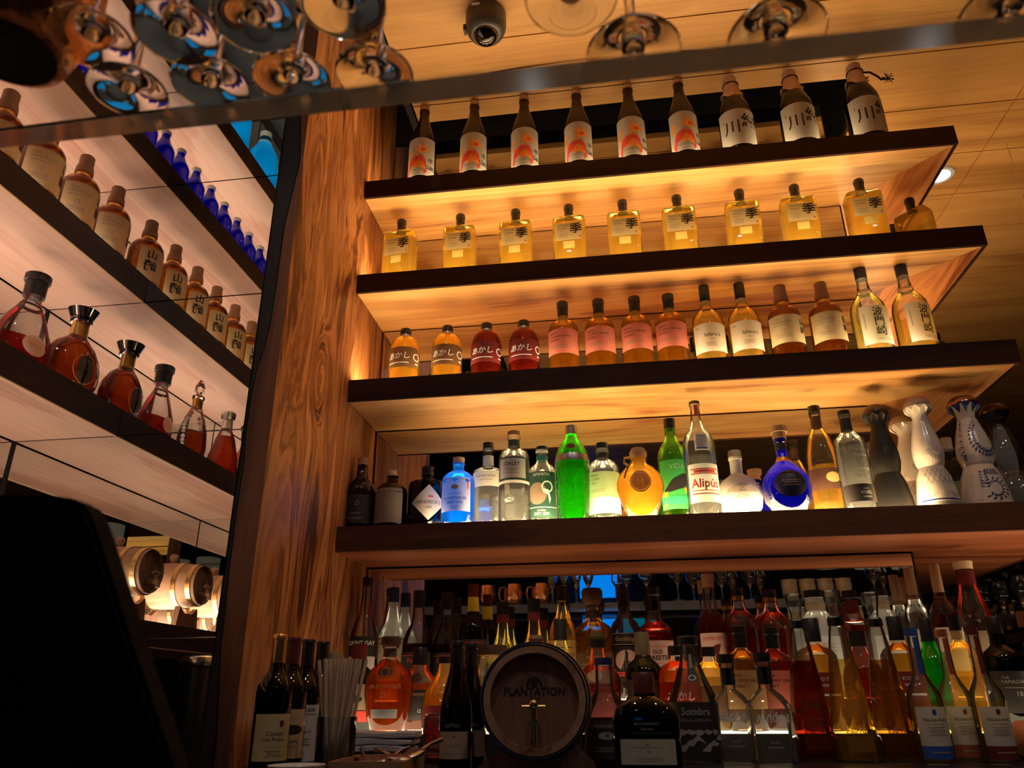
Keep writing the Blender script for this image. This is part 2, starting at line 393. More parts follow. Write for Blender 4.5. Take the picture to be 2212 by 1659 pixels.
def place(key, x, y, z, label, group=None, rz=0, cat='bottle', scale=1):
    """x,y,z in metres: the centre of the base"""
    k = K[key]
    if k['proto'] is None:
        r = bpy.data.objects.new(k['name'], None); C.objects.link(r); r.empty_display_size = .02
        build_kind(k, r); k['proto'] = r
    else: r = copy_tree(k['proto'])
    r.location = (x, y, z); r.rotation_euler = (0, 0, rz); r.scale = (scale,)*3
    for q in ('group',):
        if q in r: del r[q]
    PLACED.append([r, k['D']/2*scale, k['D']/2*scale*(k['dr'] if k['dr'] < 1 else 1), x, y, z])
    return tag(r, label, cat, group)
PLACED = []
ORD = ['first', 'second', 'third', 'fourth', 'fifth', 'sixth', 'seventh', 'eighth', 'ninth', 'tenth', 'eleventh', 'twelfth']

INK = flat('black ink', (.01, .01, .01), .6, var=0); PAPER = flat('white paper label', (.80, .78, .74), .7, var=.04, trans=.45)
CREAM = flat('cream label paper', (.76, .68, .40), .7, var=.05, trans=.45); TAN = flat('tan label paper', (.55, .42, .26), .7, var=.05, trans=.45)
PINK = flat('salmon label paper', (.88, .30, .23), .7, var=.05, trans=.45); REDINK = flat('red ink', (.65, .06, .04), .6); ORINK = flat('orange ink', (.90, .32, .03), .6)
GOLDINK = flat('gold ink', (.55, .38, .14), .4); GREYL = flat('grey label paper', (.32, .32, .33), .6); WINE = flat('wine red foil', (.10, .012, .012), .4)
LGREEN = flat('pale green label', (.42, .60, .30), .6, trans=.45); DGREEN = flat('deep green label', (.02, .07, .05), .5); BLUEINK = flat('blue ink', (.02, .08, .35), .5)
YEL = flat('yellow label', (.75, .55, .05), .6); BRN = flat('brown label', (.07, .025, .012), .6); SILV = principled('silver foil', (.6, .6, .6), .3, 1)
CORKW = flat('wooden stopper', (.36, .19, .10), .6, bump=.2); CORK = flat('pale cork', (.62, .42, .26), .8); BCAP = M['satin_black']; GOLDF = principled('gold foil', (.8, .48, .14), .3, 1)
WHITEP = flat('white plastic', (.75, .75, .72), .4); MAROON = flat('maroon label', (.22, .03, .03), .5, trans=.45); TBROWN = flat('see-through brown label', (.16, .09, .04), .5, trans=.45)
NEAR = flat('near black label', (.02, .016, .014), .5); NAVYC = flat('navy cap', (.02, .035, .12), .4); BLUEC = flat('royal blue cap', (.03, .12, .45), .4)
KRAFT = flat('kraft paper wrap', (.62, .42, .29), .8, bump=.4, bscale=40); WHT = flat('white ink', (.8, .8, .78), .6); DIMW = flat('faded grey ink', (.3, .29, .27), .6); FINE = flat('fine print grey', (.35, .30, .22), .7)
def fine(u, v, w, nl, mm=None, dv=.05, h=.008): return [('b', u, v-dv*i, w*(1-.25*(i % 2)), h, mm or FINE) for i in range(nl)]
CAPCYL = lambda r, z0: [(r, z0), (r, .99), (r*.9, 1)]

# --- 1 dragon sake
drag = [('p', [(-.75, .12), (-.55, .42), (-.30, .50), (.25, .52), (.42, .40), (.50, .10), (.34, .02), (.26, .26), (-.20, .30), (-.50, .20), (-.62, 0)], REDINK),
    ('p', [(-.3, .30), (0, .42), (.28, .34), (.45, .18), (.36, .16), (.05, .24), (-.1, .16)], ORINK),
    ('p', [(-.70, .42), (-.78, .62), (-.60, .70), (-.42, .66), (-.55, .60), (-.62, .50), (-.5, .40)], ORINK),
    ('p', [(-.05, .62), (-.2, .74), (.02, .72), (-.08, .86), (.16, .80), (.34, .78), (.62, .64), (.50, .60), (.30, .64), (.2, .54), (.06, .58)], ORINK),
    ('e', .26, .68, .13, .04, REDINK), ('p', [(-.3, .5), (-.1, .54), (.05, .50), (-.05, .60)], ORINK),
    ('t', '本', .70, .40, .15, INK), ('t', '山', .60, .22, .15, INK), ('t', '崎', .80, .20, .12, INK), ('t', 'SHINZAN', -.12, .14, .085, FINE), ('t', 'CLASSIC', -.2, .04, .08, FINE)]
SAKE = [(.94, 0), (1, .015), (1, .54), (.97, .58), (.80, .66), (.58, .74), (.42, .82), (.36, .88), (.34, .92), (.38, .925), (.38, .945), (.30, .95)]
kind('dragon', 'sake_bottle', .184, .047, SAKE, G['brown'], [(.37, .925), (.36, .94), (.36, .99), (.31, 1)], KRAFT, Lq['darkred'], .6,
     labels=[dict(z=(.10, .53), hw=1.35, mat=PAPER, items=drag, shape='rect')])
def paperx(root, H, R):
    prof = [(.375*R, .985*H), (.40*R, .93*H), (.43*R, .89*H), (.50*R, .80*H), (.66*R, .735*H)]
    bm = bmesh.new(); rings = []
    for j, (r, z) in enumerate(prof):
        rings.append([bm.verts.new(((r+.001*math.sin(5*a*PI/12+j)+.001)*math.cos(a*PI/12), (r+.001*math.sin(5*a*PI/12+j)+.001)*math.sin(a*PI/12), z+(.05*H*math.cos(a*PI/12*2) if j == 4 else 0))) for a in range(24)])
    for a, b in zip(rings, rings[1:]):
        for i in range(24): bm.faces.new((a[i], a[(i+1) % 24], b[(i+1) % 24], b[i]))
    bm.faces.new(rings[0]); obj('paper_wrap', bm, KRAFT, root, True)
    obj('cord', tube([(.455*R*math.cos(a), .455*R*math.sin(a), .90*H) for a in [i*PI/10 for i in range(20)]], .0022, closed=True), M['black'], root, True)
river = [('t', '緑', .52, .62, .42, INK, .02), ('t', '川', -.30, .48, .40, INK, .01), ('b', -.72, .72, .03, .05, FINE), ('t', '緑', .52, .62, .42, INK, .02)]
kind('river', 'sake_bottle', .178, .056, SAKE, G['brown'], [(.33, .94), (.33, .998)], KRAFT, Lq['darkred'], .6,
     labels=[dict(z=(.10, .50), hw=1.3, mat=PAPER, items=river)], extra=paperx)
# --- 2 square whisky
TOKI = [(.96, 0), (1, .02), (1, .72), (.96, .765), (.80, .785), (.34, .80), (.30, .83)]
kind('square', 'whisky_bottle', .1265, .0525, TOKI, G['gold'], [(.27, .80), (.27, .93), (.30, .935), (.30, .985), (.26, 1)], BCAP, Lq['pale'], .70, n=7, dr=.62, rn=.34,
     labels=[dict(z=(.40, .655), hw=.80, mat=CREAM, items=[('t', 'SUNTORY', -.36, .84, .125, INK), ('t', 'WHISKY', -.42, .68, .125, INK), ('t', 'TOKI', -.60, .53, .12, GOLDINK), ('t', '季', .56, .60, .62, INK, .02, 0)] + fine(-.4, .38, .4, 4, dv=.07) + [('b', .86, .14, .05, .05, REDINK)]),
             dict(z=(.28, .385), hw=.34, mat=flat('gold back label', (.85, .62, .15), .6), name='seal')])
# --- 3rd shelf kinds
ROUNDSH = [(.94, 0), (1, .02), (1, .60), (.97, .68), (.86, .76), (.66, .82), (.40, .855), (.33, .865), (.33, .90)]
def akashi(key, lq, glass, lm):
    kind(key, 'whisky_bottle', .1, .047, ROUNDSH, glass, [(.37, .90), (.38, .985), (.33, 1)], BCAP, lq, .80,
     labels=[dict(z=(.26, .60), hw=1.3, mat=lm, items=[('t', 'あかし', -.10, .55, .36, WHT, .01, .2), ('b', -.1, .22, .55, .02, WHT), ('ring', .88, .55, .14, .05, WHT), ('b', .9, .22, .1, .03, WHT)])], wraps=[(.865, .90, SILV, 'neck_ring')])
akashi('akashi_y', Lq['gold'], G['gold'], TBROWN); akashi('akashi_r', Lq['red'], G['clear'], MAROON)
NIKKA = [(.95, 0), (1, .02), (1, .60), (.96, .655), (.80, .70), (.52, .735), (.33, .76), (.31, .80), (.31, .87)]
kind('salmon', 'whisky_bottle', .128, .046, NIKKA, G['gold'], [(.36, .80), (.36, .92), (.39, .925), (.39, .99), (.35, 1)], BCAP, Lq['amber'], .62,
     labels=[dict(z=(.25, .57), hw=1.3, mat=PINK, items=[('t', 'NIKKA', -.45, .82, .12, INK), ('t', 'COFFEY GRAIN', -.1, .68, .12, INK), ('t', 'WHISKY', -.4, .54, .12, INK), ('ring', .62, .42, .09, .01, FINE)] + fine(-.2, .32, .5, 3))])
ICH = [(.95, 0), (1, .02), (1, .50), (.93, .58), (.72, .64), (.44, .68), (.36, .74), (.31, .80), (.29, .88)]
kind('ichiro', 'whisky_bottle', .139, .047, ICH, G['clear'], [(.31, .80), (.33, .82), (.33, .99), (.3, 1)], BCAP, Lq['gold'], .64,
     labels=[dict(z=(.14, .47), hw=1.2, mat=PAPER, items=[('t', "Ichiro's", .08, .58, .17, INK, .01), ('t', 'MALT', .08, .43, .07, FINE), ('e', -.7, .86, .12, .02, FINE)] + fine(0, .3, .3, 3))], wraps=[(.68, .715, GOLDF, 'neck_ring')])
YAM = [(.95, 0), (1, .02), (1, .55), (.95, .62), (.80, .675), (.52, .71), (.38, .735), (.36, .78), (.34, .84)]
YL = [('b', 0, .97, .94, .006, GOLDINK), ('b', 0, .03, .94, .006, GOLDINK), ('t', 'THE', -.42, .84, .085, FINE), ('t', 'YAMAZAKI', -.20, .73, .12, FINE), ('b', -.3, .62, .4, .008, FINE), ('t', '12', -.2, .42, .16, FINE), ('t', '山', .80, .74, .26, INK, .02), ('t', '崎', .84, .42, .30, INK, .02)] + fine(-.2, .3, .4, 3)
YCAP = [(.46, .78), (.44, .84), (.36, .90), (.37, .905), (.37, .99), (.33, 1)]
kind('yama', 'whisky_bottle', .129, .048, YAM, G['amber'], YCAP, CORKW, Lq['amber'], .66, labels=[dict(z=(.20, .55), hw=1.25, mat=CREAM, items=YL)], wraps=[(.735, .78, GOLDF, 'neck_ring')])
YL2 = [('b', 0, .97, .94, .006, GOLDINK), ('b', 0, .03, .94, .006, GOLDINK), ('t', 'THE', -.62, .84, .085, FINE), ('t', 'YAMAZAKI', -.42, .74, .11, FINE), ('b', -.5, .64, .3, .008, FINE), ('t', '12', -.45, .45, .15, FINE), ('t', '山', .50, .76, .30, INK, .02), ('t', '崎', .52, .40, .36, INK, .02)] + fine(-.45, .3, .3, 3)
kind('yama2', 'whisky_bottle', .116, .045, YAM, G['amber'], YCAP, CORKW, Lq['amber'], .66, labels=[dict(z=(.14, .56), hw=1.45, mat=CREAM, items=YL2)], wraps=[(.735, .78, GOLDF, 'neck_ring')])
HAT = [(.95, 0), (1, .02), (1, .48), (.93, .56), (.74, .62), (.46, .67), (.37, .74), (.32, .80), (.31, .90)]
def hato(key, lq):
    kind(key, 'whisky_bottle', .151, .050, HAT, G['clear'], [(.33, .86), (.34, .99), (.3, 1)], NAVYC, lq, .36,
     labels=[dict(z=(.10, .50), hw=.95, mat=PAPER, items=[('t', '波', .05, .80, .26, INK, .01), ('t', '門', .07, .55, .26, INK, .01), ('t', '崎', .09, .30, .26, INK, .01), ('t', 'HATOZAKI', .3, .10, .08, FINE), ('b', -.75, .6, .02, .2, FINE)])], wraps=[(.70, .73, SILV, 'neck_ring')])
hato('hato_p', Lq['pale']); hato('hato_g', Lq['gold'])
kind('small_dark', 'liqueur_bottle', .085, .03, ROUNDSH, G['dark'], [(.37, .90), (.38, 1)], BCAP, labels=[dict(z=(.2, .5), hw=1.2, mat=PAPER)])
# --- gin shelf kinds (heights in layout units)
kind('sherry', 'gin_bottle', .110, .046, [(.95, 0), (1, .02), (1, .52), (.9, .62), (.6, .68), (.42, .72), (.36, .88), (.36, .92)], G['dark'], [(.37, .90), (.37, 1)], CORKW,
     labels=[dict(z=(.08, .46), hw=1.1, mat=NEAR, items=[('ring', .1, .7, .06, .02, DIMW), ('t', 'GENEVER', 0, .34, .09, DIMW)] + fine(0, .2, .5, 2, DIMW))])
kind('apothecary', 'gin_bottle', .090, .050, [(.95, 0), (1, .02), (1, .60), (.93, .69), (.7, .76), (.36, .79), (.33, .88), (.40, .885), (.40, .90)], G['brown'], [(.27, .89), (.27, 1), (.2, 1.0)], CORK, Lq['darkred'], .6,
     labels=[dict(z=(.10, .66), hw=1.05, mat=flat('parchment stamp label', (.40, .33, .26), .7, trans=.45), items=[('t', 'MONKEY 47', 0, .90, .10, FINE), ('ring', 0, .48, .22, .015, FINE), ('e', 0, .46, .16, .06, FINE), ('e', .2, .56, .07, .04, FINE), ('b', 0, .34, .3, .006, FINE), ('t', 'SCHWARZWALD', 0, .08, .07, FINE)])])
kind('blackgin', 'gin_bottle', .096, .058, [(.95, 0), (1, .02), (1, .68), (.95, .74), (.75, .77), (.30, .80), (.28, .84), (.34, .85), (.34, .86)], G['blackg'], [(.33, .85), (.33, 1)], BCAP,
     labels=[dict(z=(.12, .66), hw=.95, shape='diamond', mat=PAPER, turn=0, items=[('t', "HENDRICK'S", 0, .50, .13, INK), ('t', 'GIN', 0, .36, .11, INK), ('b', .1, .66, .14, .02, REDINK)])])
kind('bluegin', 'gin_bottle', .0985, .050, [(.92, 0), (1, .03), (1, .62), (.94, .70), (.7, .76), (.36, .80), (.34, .89), (.40, .895), (.40, .91)], G['blue'], [(.30, .90), (.36, .94), (.36, 1)], CORK, rib=(28, .012, .0, .66),
     labels=[dict(z=(.17, .66), hw=1.0, mat=PAPER, items=[('t', 'DRUMSHANBO', 0, .50, .07, FINE), ('t', 'GUNPOWDER', 0, .37, .115, BLUEINK, .01), ('t', 'IRISH GIN', 0, .25, .115, BLUEINK, .01), ('e', 0, .70, .22, .07, FINE), ('b', 0, .95, .9, .006, FINE), ('b', .8, .78, .03, .12, REDINK)] + fine(0, .14, .3, 2))])
kind('botanist', 'gin_bottle', .127, .047, [(.95, 0), (1, .015), (1, .61), (.96, .66), (.72, .685), (.36, .70), (.34, .76), (.34, .86), (.38, .87), (.38, .93), (.32, .935)], G['clear'], [(.35, .93), (.35, 1)], BCAP, Lq['water'], .6, rib=(9, .02, .02, .42),
     labels=[dict(z=(.45, .63), hw=1.2, mat=PAPER, items=[('t', 'THE BOTANIST', 0, .64, .2, INK), ('b', 0, .42, .35, .02, FINE)])], wraps=[(.72, .84, flat('frosted neck wrap', (.7, .7, .68), .7), 'neck_wrap')])
kind('oxley', 'gin_bottle', .135, .046, [(.95, 0), (1, .015), (1, .66), (.97, .72), (.84, .77), (.50, .80), (.38, .82), (.36, .91), (.43, .915), (.43, .955), (.36, .96)], G['clear'], [(.41, .955), (.41, 1)], CORKW, Lq['water'], .34, rib=(7, .02, .02, .26),
     labels=[dict(z=(.44, .68), hw=1.0, mat=DGREEN, name='label_border'), dict(z=(.455, .665), hw=.92, mat=PAPER, eps=.0011, items=[('t', 'OXLEY', 0, .70, .26, INK, .01)] + fine(0, .45, .5, 3, dv=.1, h=.015)), dict(z=(.40, .43), hw=1.4, mat=PAPER, name='strip_label')], wraps=[(.83, .90, DGREEN, 'neck_wrap')])
kind('sipsmith', 'gin_bottle', .118, .048, [(.95, 0), (1, .015), (1, .62), (.95, .68), (.72, .74), (.42, .78), (.36, .82), (.35, .92), (.38, .925), (.38, .955), (.3, .96)], G['clear'], [(.36, .955), (.36, 1)], BCAP, Lq['water'], .6,
     labels=[dict(z=(.08, .64), hw=1.0, mat=DGREEN, items=[('t', 'SIPSMITH', 0, .93, .095, WHT), ('e', -.25, .52, .6, .24, flat('bronze swirl', (.28, .2, .14), .5)), ('ring', .38, .66, .10, .03, WHT), ('p', [(.15, .62), (.45, .60), (.6, .40), (.5, .30), (.42, .48), (.1, .55)], WHT), ('b', 0, .22, 1, .008, WHT), ('t', 'DRY GIN', 0, .08, .085, WHT), ('t', 'London', 0, .155, .06, WHT)])], wraps=[(.82, .88, flat('teal seal', (.02, .2, .18), .5), 'neck_wrap'), (.92, .955, WHT, 'collar')])
kind('tanq', 'gin_bottle', .139, .051, [(.80, 0), (.84, .02), (.96, .40), (1, .62), (.93, .70), (.70, .79), (.42, .85), (.34, .875), (.33, .92)], G['green'], [(.36, .905), (.36, 1)], SILV, Lq['water'], .5, rib=(16, .03, .02, .55),
     labels=[dict(z=(.72, .775), hw=.32, shape='ellipse', mat=MAROON, name='seal')], wraps=[(.60, .67, SILV, 'band_label')])
kind('nikkagin', 'gin_bottle', .118, .049, [(.95, 0), (1, .015), (1, .62), (.95, .69), (.78, .745), (.5, .78), (.36, .80), (.35, .88), (.40, .885), (.40, .93), (.34, .94)], G['clear'], [(.37, .93), (.37, 1)], BCAP, Lq['water'], .3,
     labels=[dict(z=(.10, .30), hw=1.25, mat=WHT, name='lower_label'), dict(z=(.29, .60), hw=1.25, mat=LGREEN, items=[('t', 'NIKKA', -.45, .85, .12, INK), ('t', 'COFFEY', -.4, .70, .12, INK), ('t', 'GIN', -.5, .55, .12, INK), ('ring', .6, .4, .1, .01, FINE)] + fine(-.3, .3, .4, 3))], wraps=[(.81, .87, NEAR, 'neck_wrap')])
def jugx(root, H, R):
    obj('handle', tube([(-.35*R, -.0, .74*H), (-.62*R, 0, .80*H), (-.60*R, 0, .87*H), (-.34*R, 0, .88*H)], .0030), G['gold'], root, True)
    obj('leather_cord', tube([(-.28*R, -.36*R, .80*H), (-.42*R, -.55*R, .72*H), (-.60*R, -.66*R, .60*H), (-.66*R, -.70*R, .52*H)], .0018), flat('leather', (.10, .04, .02), .7), root, True)
kind('jug', 'tequila_jug', .100, .064, [(.55, 0), (.60, .02), (.82, .2), (1, .42), (1, .50), (.88, .62), (.60, .72), (.34, .77), (.30, .84), (.36, .85)], G['gold'], [(.30, .85), (.38, .89), (.38, .94), (.28, 1)], CORKW, Lq['gold'], .60, rib=(22, .012, .05, .6), dr=.7,
     labels=[dict(z=(.33, .63), hw=.45, shape='ellipse', mat=TBROWN, items=[('ring', 0, .5, .40, .03, GOLDINK), ('t', 'H', 0, .5, .4, GOLDINK)])], extra=jugx)
kind('vida', 'mezcal_bottle', .151, .048, [(.93, 0), (1, .02), (1, .58), (.94, .65), (.74, .72), (.46, .78), (.36, .84), (.34, .92), (.36, .93)], G['green2'], [(.37, .90), (.38, 1)], BCAP, Lq['water'], .5,
     labels=[dict(z=(.10, .56), hw=1.1, mat=flat('green label', (.03, .30, .06), .5), items=[('t', 'VIDA', .1, .86, .15, LGREEN), ('p', [(-.8, .35), (-.2, .60), (.5, .72), (.9, .60), (.4, .42), (-.3, .35)], INK), ('p', [(-1, .2), (-.9, .36), (-.55, .36), (-.5, .12), (-.8, .05)], ORINK), ('p', [(.4, .42), (.9, .44), (.9, .34), (.5, .32)], ORINK), ('b', 0, .18, 1, .08, flat('bright green', (.02, .42, .14), .5))])])
kind('alipus', 'mezcal_bottle', .166, .048, [(.93, 0), (1, .02), (1, .60), (.94, .66), (.7, .72), (.42, .77), (.32, .84), (.29, .96), (.34, .965), (.34, .985)], G['clear'], [(.33, .975), (.34, 1)], CORKW, Lq['water'], .5,
     labels=[dict(z=(.10, .42), hw=1.1, mat=PAPER, items=[('t', 'Alipús', 0, .48, .32, REDINK, .02), ('b', 0, .86, .8, .015, REDINK), ('b', 0, .74, .8, .015, REDINK), ('b', 0, .22, .8, .015, REDINK), ('b', 0, .30, .8, .01, REDINK), ('b', .0, .80, .6, .035, REDINK)]),
             dict(z=(.53, .68), hw=.45, mat=PAPER, name='stamp_label', items=[('b', 0, .5, .8, .42, BLUEINK), ('p', [(-.5, .3), (-.5, .6), (-.1, .4), (.2, .65), (.6, .6), (.3, .25)], PAPER)]), dict(z=(.86, .96), hw=.4, mat=REDINK, name='tax_strip')])
GLOBE = [(.45, 0), (.62, .03), (.90, .16), (1, .32), (.94, .44), (.72, .55), (.42, .62), (.27, .66), (.26, .86), (.30, .865), (.30, .90)]
kind('whiteglobe', 'tequila_bottle', .098, .071, GLOBE, flat('frosted white glass', (.62, .56, .50), .5, bump=.3, bscale=25), [(.30, .88), (.30, .98), (.27, 1)], G['clear_f'],
     labels=[dict(z=(.20, .46), hw=.7, shape='ellipse', mat=flat('parchment wash', (.42, .36, .31), .8), items=[('t', 'Gran', 0, .75, .13, INK), ('t', 'Mezcal', 0, .60, .13, INK)] + fine(0, .45, .5, 4, INK, dv=.09))])
kind('blueglobe', 'tequila_bottle', .121, .073, [(.5, 0), (.66, .03), (.92, .14), (1, .28), (.92, .40), (.66, .50), (.36, .57), (.24, .62), (.23, .80), (.27, .81), (.25, .86)], G['navy'], [(.28, .86), (.28, .93), (.36, .935), (.36, 1)], CORKW, wraps=[(.58, .64, GOLDF, 'gold_collar'), (.72, .80, NEAR, 'neck_wrap')],
     labels=[dict(z=(.14, .44), hw=.7, shape='ellipse', mat=flat('midnight label', (.02, .015, .05), .3), items=[('t', 'Gran', 0, .8, .12, GOLDINK)] + fine(0, .6, .5, 3, GOLDINK, dv=.09))])
kind('bandtequila', 'tequila_bottle', .159, .056, [(.78, 0), (.84, .01), (.98, .30), (1, .45), (.90, .58), (.66, .70), (.42, .78), (.32, .80), (.31, .90), (.35, .905), (.35, .945), (.3, .95)], G['clear'], [(.36, .945), (.38, .995), (.36, 1)], BCAP, Lq['gold'], .44, rib=(14, .01, .0, .14),
     labels=[dict(z=(.22, .40), hw=1.5, mat=BRN, items=[('e', .1, .55, .3, .25, GOLDINK)])], wraps=[(.80, .90, BRN, 'neck_wrap')])
kind('dobel', 'tequila_bottle', .139, .051, [(.95, 0), (1, .015), (1, .64), (.92, .71), (.62, .76), (.36, .79), (.34, .93), (.40, .935), (.40, .96), (.3, .965)], G['clear'], [(.40, .96), (.40, 1)], BCAP, Lq['water'], .62,
     labels=[dict(z=(.07, .235), hw=1.4, mat=NEAR, items=[('t', 'DOBEL', .1, .50, .26, WHT), ('t', 'DIAMANTE', .1, .25, .13, WHT), ('t', 'MAESTRO', .1, .72, .1, WHT)]),
             dict(z=(.26, .64), hw=.98, mat=G['clear'], name='engraving', items=[('t', 'MAESTRO', .15, .92, .085, DIMW), ('t', 'TEQUILERO', .15, .80, .10, DIMW), ('t', 'TEQUILA', .15, .67, .12, WHT), ('t', '100% DE', .15, .53, .09, DIMW), ('t', 'CAMPO', .15, .42, .09, DIMW), ('t', 'PRODUCTO', .15, .31, .09, WHT), ('t', 'HECHO EN', .15, .13, .09, DIMW)])], wraps=[(.80, .92, NEAR, 'neck_wrap')])
CL = [(1, 0), (1.0, .03), (.93, .14), (.80, .27), (.66, .335), (.60, .36), (.66, .39), (.74, .46), (.72, .54), (.60, .64), (.44, .74), (.36, .80), (.40, .84), (.60, .89), (.66, .905)]
DOME = [(.66, .905), (.67, .92), (.60, .955), (.44, .985), (.2, 1)]
def clasex(pat):
    def f(root, H, R):
        bm = bmesh.new()
        for i in range(10):      # fluted collar petals
            a = i*PI/5
            p = [Vector((.42*R*math.cos(a), .42*R*math.sin(a), .835*H)), Vector((.70*R*math.cos(a-.28), .70*R*math.sin(a-.28), .903*H)), Vector((.70*R*math.cos(a+.28), .70*R*math.sin(a+.28), .903*H)), Vector((.66*R*math.cos(a), .66*R*math.sin(a), .87*H))]
            v = [bm.verts.new(q) for q in p]; bm.faces.new((v[0], v[1], v[3])); bm.faces.new((v[0], v[3], v[2])); bm.faces.new((v[3], v[1], v[2]))
        obj('collar', bm, pat, root)
    return f
CERW = principled('white glazed ceramic', (.72, .64, .56), .22, coat=.6, var=.03); CERB = principled('matt black ceramic', (.008, .0075, .007), .5, var=.1, spec=.25); COB = flat('cobalt glaze', (.012, .03, .16), .25)
def leaves(path, n, s, mm):
    out = []
    for i in range(n):
        t = i/(n-1); u, v, a = path(t)
        for sd in (-1, 1):
            b = a+sd*1.0; s_ = s*1.5; out.append(('p', [(u, v), (u+s_*math.cos(b-.35)*.7, v+s_*.42*math.sin(b-.35)*.7), (u+s_*math.cos(b)*1.25, v+s_*.42*math.sin(b)*1.25), (u+s_*math.cos(b+.35)*.7, v+s_*.42*math.sin(b+.35)*.7)], mm))
    return out
arc = lambda u0, v0, ru, rv, a0, a1: (lambda t: (u0+ru*math.cos(a0+(a1-a0)*t), v0+rv*math.sin(a0+(a1-a0)*t), a0+(a1-a0)*t+PI/2*(1 if a1 > a0 else -1)))
def agave(u, v, s, mm): return [('p', [(u, v), (u+s*math.cos(a)*.5-s*.08*math.sin(a), v+.4*s*math.sin(a)*.5), (u+s*math.cos(a), v+.4*s*math.sin(a))], mm) for a in (.2, .7, 1.2, PI/2, 1.9, 2.4, 2.9)]
kind('clase_b', 'ceramic_tequila_decanter', .157, .060, CL, CERB, DOME, principled('painted black dome', (.05, .012, .012), .3, var=.8, bscale=90), extra=clasex(CERB),
     labels=[dict(z=(.45, .60), hw=.6, shape='ellipse', mat=CERB, name='medallion', eps=.002, items=[('ring', 0, .5, .30, .05, M['satin_black'])]+agave(0, .36, .5, M['satin_black'])), dict(z=(.10, .24), hw=.35, shape='ellipse', mat=CERB, name='relief', items=agave(0, .2, .7, M['satin_black']))])
kind('clase_w', 'ceramic_tequila_decanter', .157, .060, CL, CERW, DOME, flat('clay dome', (.40, .26, .19), .5), extra=clasex(CERW),
     labels=[dict(z=(.40, .64), hw=.9, mat=CERW, name='painted_front', shape='ellipse', items=[('ring', .15, .5, .26, .03, CERW)]+leaves(arc(.1, .5, .62, .40, 3.4, 5.9), 11, .10, COB)+agave(.2, .42, .2, M['iron'])),
             dict(z=(.02, .20), hw=1.25, mat=CERW, name='painted_base', items=[('b', 0, .24, 1, .03, COB), ('b', 0, .06, 1, .07, DIMW)]+leaves(arc(-.55, .58, .16, .2, 3.3, 6.2), 7, .06, INK)+leaves(arc(.4, .58, .16, .2, 3.3, 6.2), 7, .06, INK)+agave(-.55, .55, .1, INK)+agave(.4, .55, .1, INK)),
             dict(z=(.205, .33), hw=1.2, mat=CERW, name='quilted_relief', items=[('p', [(-1+.25*i+.0, 0), (-1+.25*i+.03, 0), (-.6+.25*i+.03, 1), (-.6+.25*i, 1)], DIMW) for i in range(7)]+[('p', [(1-.25*i, 0), (1-.25*i-.03, 0), (.6-.25*i-.03, 1), (.6-.25*i, 1)], DIMW) for i in range(7)])])
kind('clase_blue', 'ceramic_tequila_decanter', .157, .060, CL, CERW, DOME, principled('bronze dome', (.28, .14, .09), .2, 1), extra=clasex(COB),
     labels=[dict(z=(.38, .78), hw=1.2, mat=CERW, name='painted_front', items=[('ring', .25, .44, .15, .02, CERW)]+leaves(arc(.15, .52, .55, .36, 1.8, 6.0), 20, .12, COB)+leaves(arc(-.9, .5, .1, .4, 1.6, 4.7), 9, .10, COB)+agave(.3, .40, .2, M['iron'])),
             dict(z=(.02, .33), hw=1.15, mat=CERW, name='painted_base', items=leaves(arc(0, .38, .36, .24, 2.6, -2.2), 12, .12, COB)+leaves(lambda t: (-.36+.02*t, .42+.42*t, PI/2), 6, .12, COB)+leaves(lambda t: (-.3+.5*t, .86, 0), 5, .12, COB)+leaves(arc(1.1, .5, .3, .3, 2.2, 4.2), 7, .12, COB)+agave(0, .03, .2, COB)+agave(.6, .05, .15, COB)+agave(-.6, .05, .15, COB))])
kind('clase_x', 'crystal_tequila_decanter', .157, .056, CL, thin_glass('cut crystal', (.62, .64, .66), milk=.12, rough=.02, ior=1.6, rim=.8), DOME, principled('dark bronze dome', (.14, .08, .05), .25, 1), Lq['water'], .34, rib=(10, .03, .0, .33))
kind('plain_clear', 'gin_bottle', .125, .045, NIKKA, G['clear'], [(.36, .86), (.38, 1)], WHITEP, Lq['water'], .5, labels=[dict(z=(.15, .45), hw=1.2, mat=LGREEN)])
# --- left shelf kinds
kind('bluesake', 'sake_bottle', .080, .032, SAKE, G['navy'], [(.42, .92), (.43, .985), (.38, 1)], WHITEP, wraps=[(.80, .815, BLUEC, 'neck_ring')])
kind('cyansake', 'sake_bottle', .128, .056, [(.94, 0), (1, .015), (1, .50), (.90, .60), (.62, .72), (.42, .80), (.38, .90)], G['cyan'], [(.46, .80), (.36, .86), (.34, .90), (.38, .91), (.38, .99), (.33, 1)], flat('pale sealing paper', (.55, .68, .62), .8, bump=.4, bscale=40))
kind('xo', 'cognac_bottle', .110, .072, [(.60, 0), (.78, .04), (1, .24), (.96, .42), (.72, .56), (.42, .64), (.30, .68), (.28, .86)], G['clear'], [(.30, .84), (.34, .86), (.34, .88), (.36, .90), (.48, .99), (.42, 1)], principled('chrome stopper', (.8, .8, .8), .12, 1), Lq['xo'], .60, rib=(20, .05, .03, .55), dr=.62, wraps=[(.68, .84, GOLDF, 'gold_collar')],
     labels=[dict(z=(.10, .46), hw=.33, shape='ellipse', mat=flat('dark bronze label', (.06, .035, .015), .5), items=[('ring', 0, .5, .42, .02, GOLDINK)])])
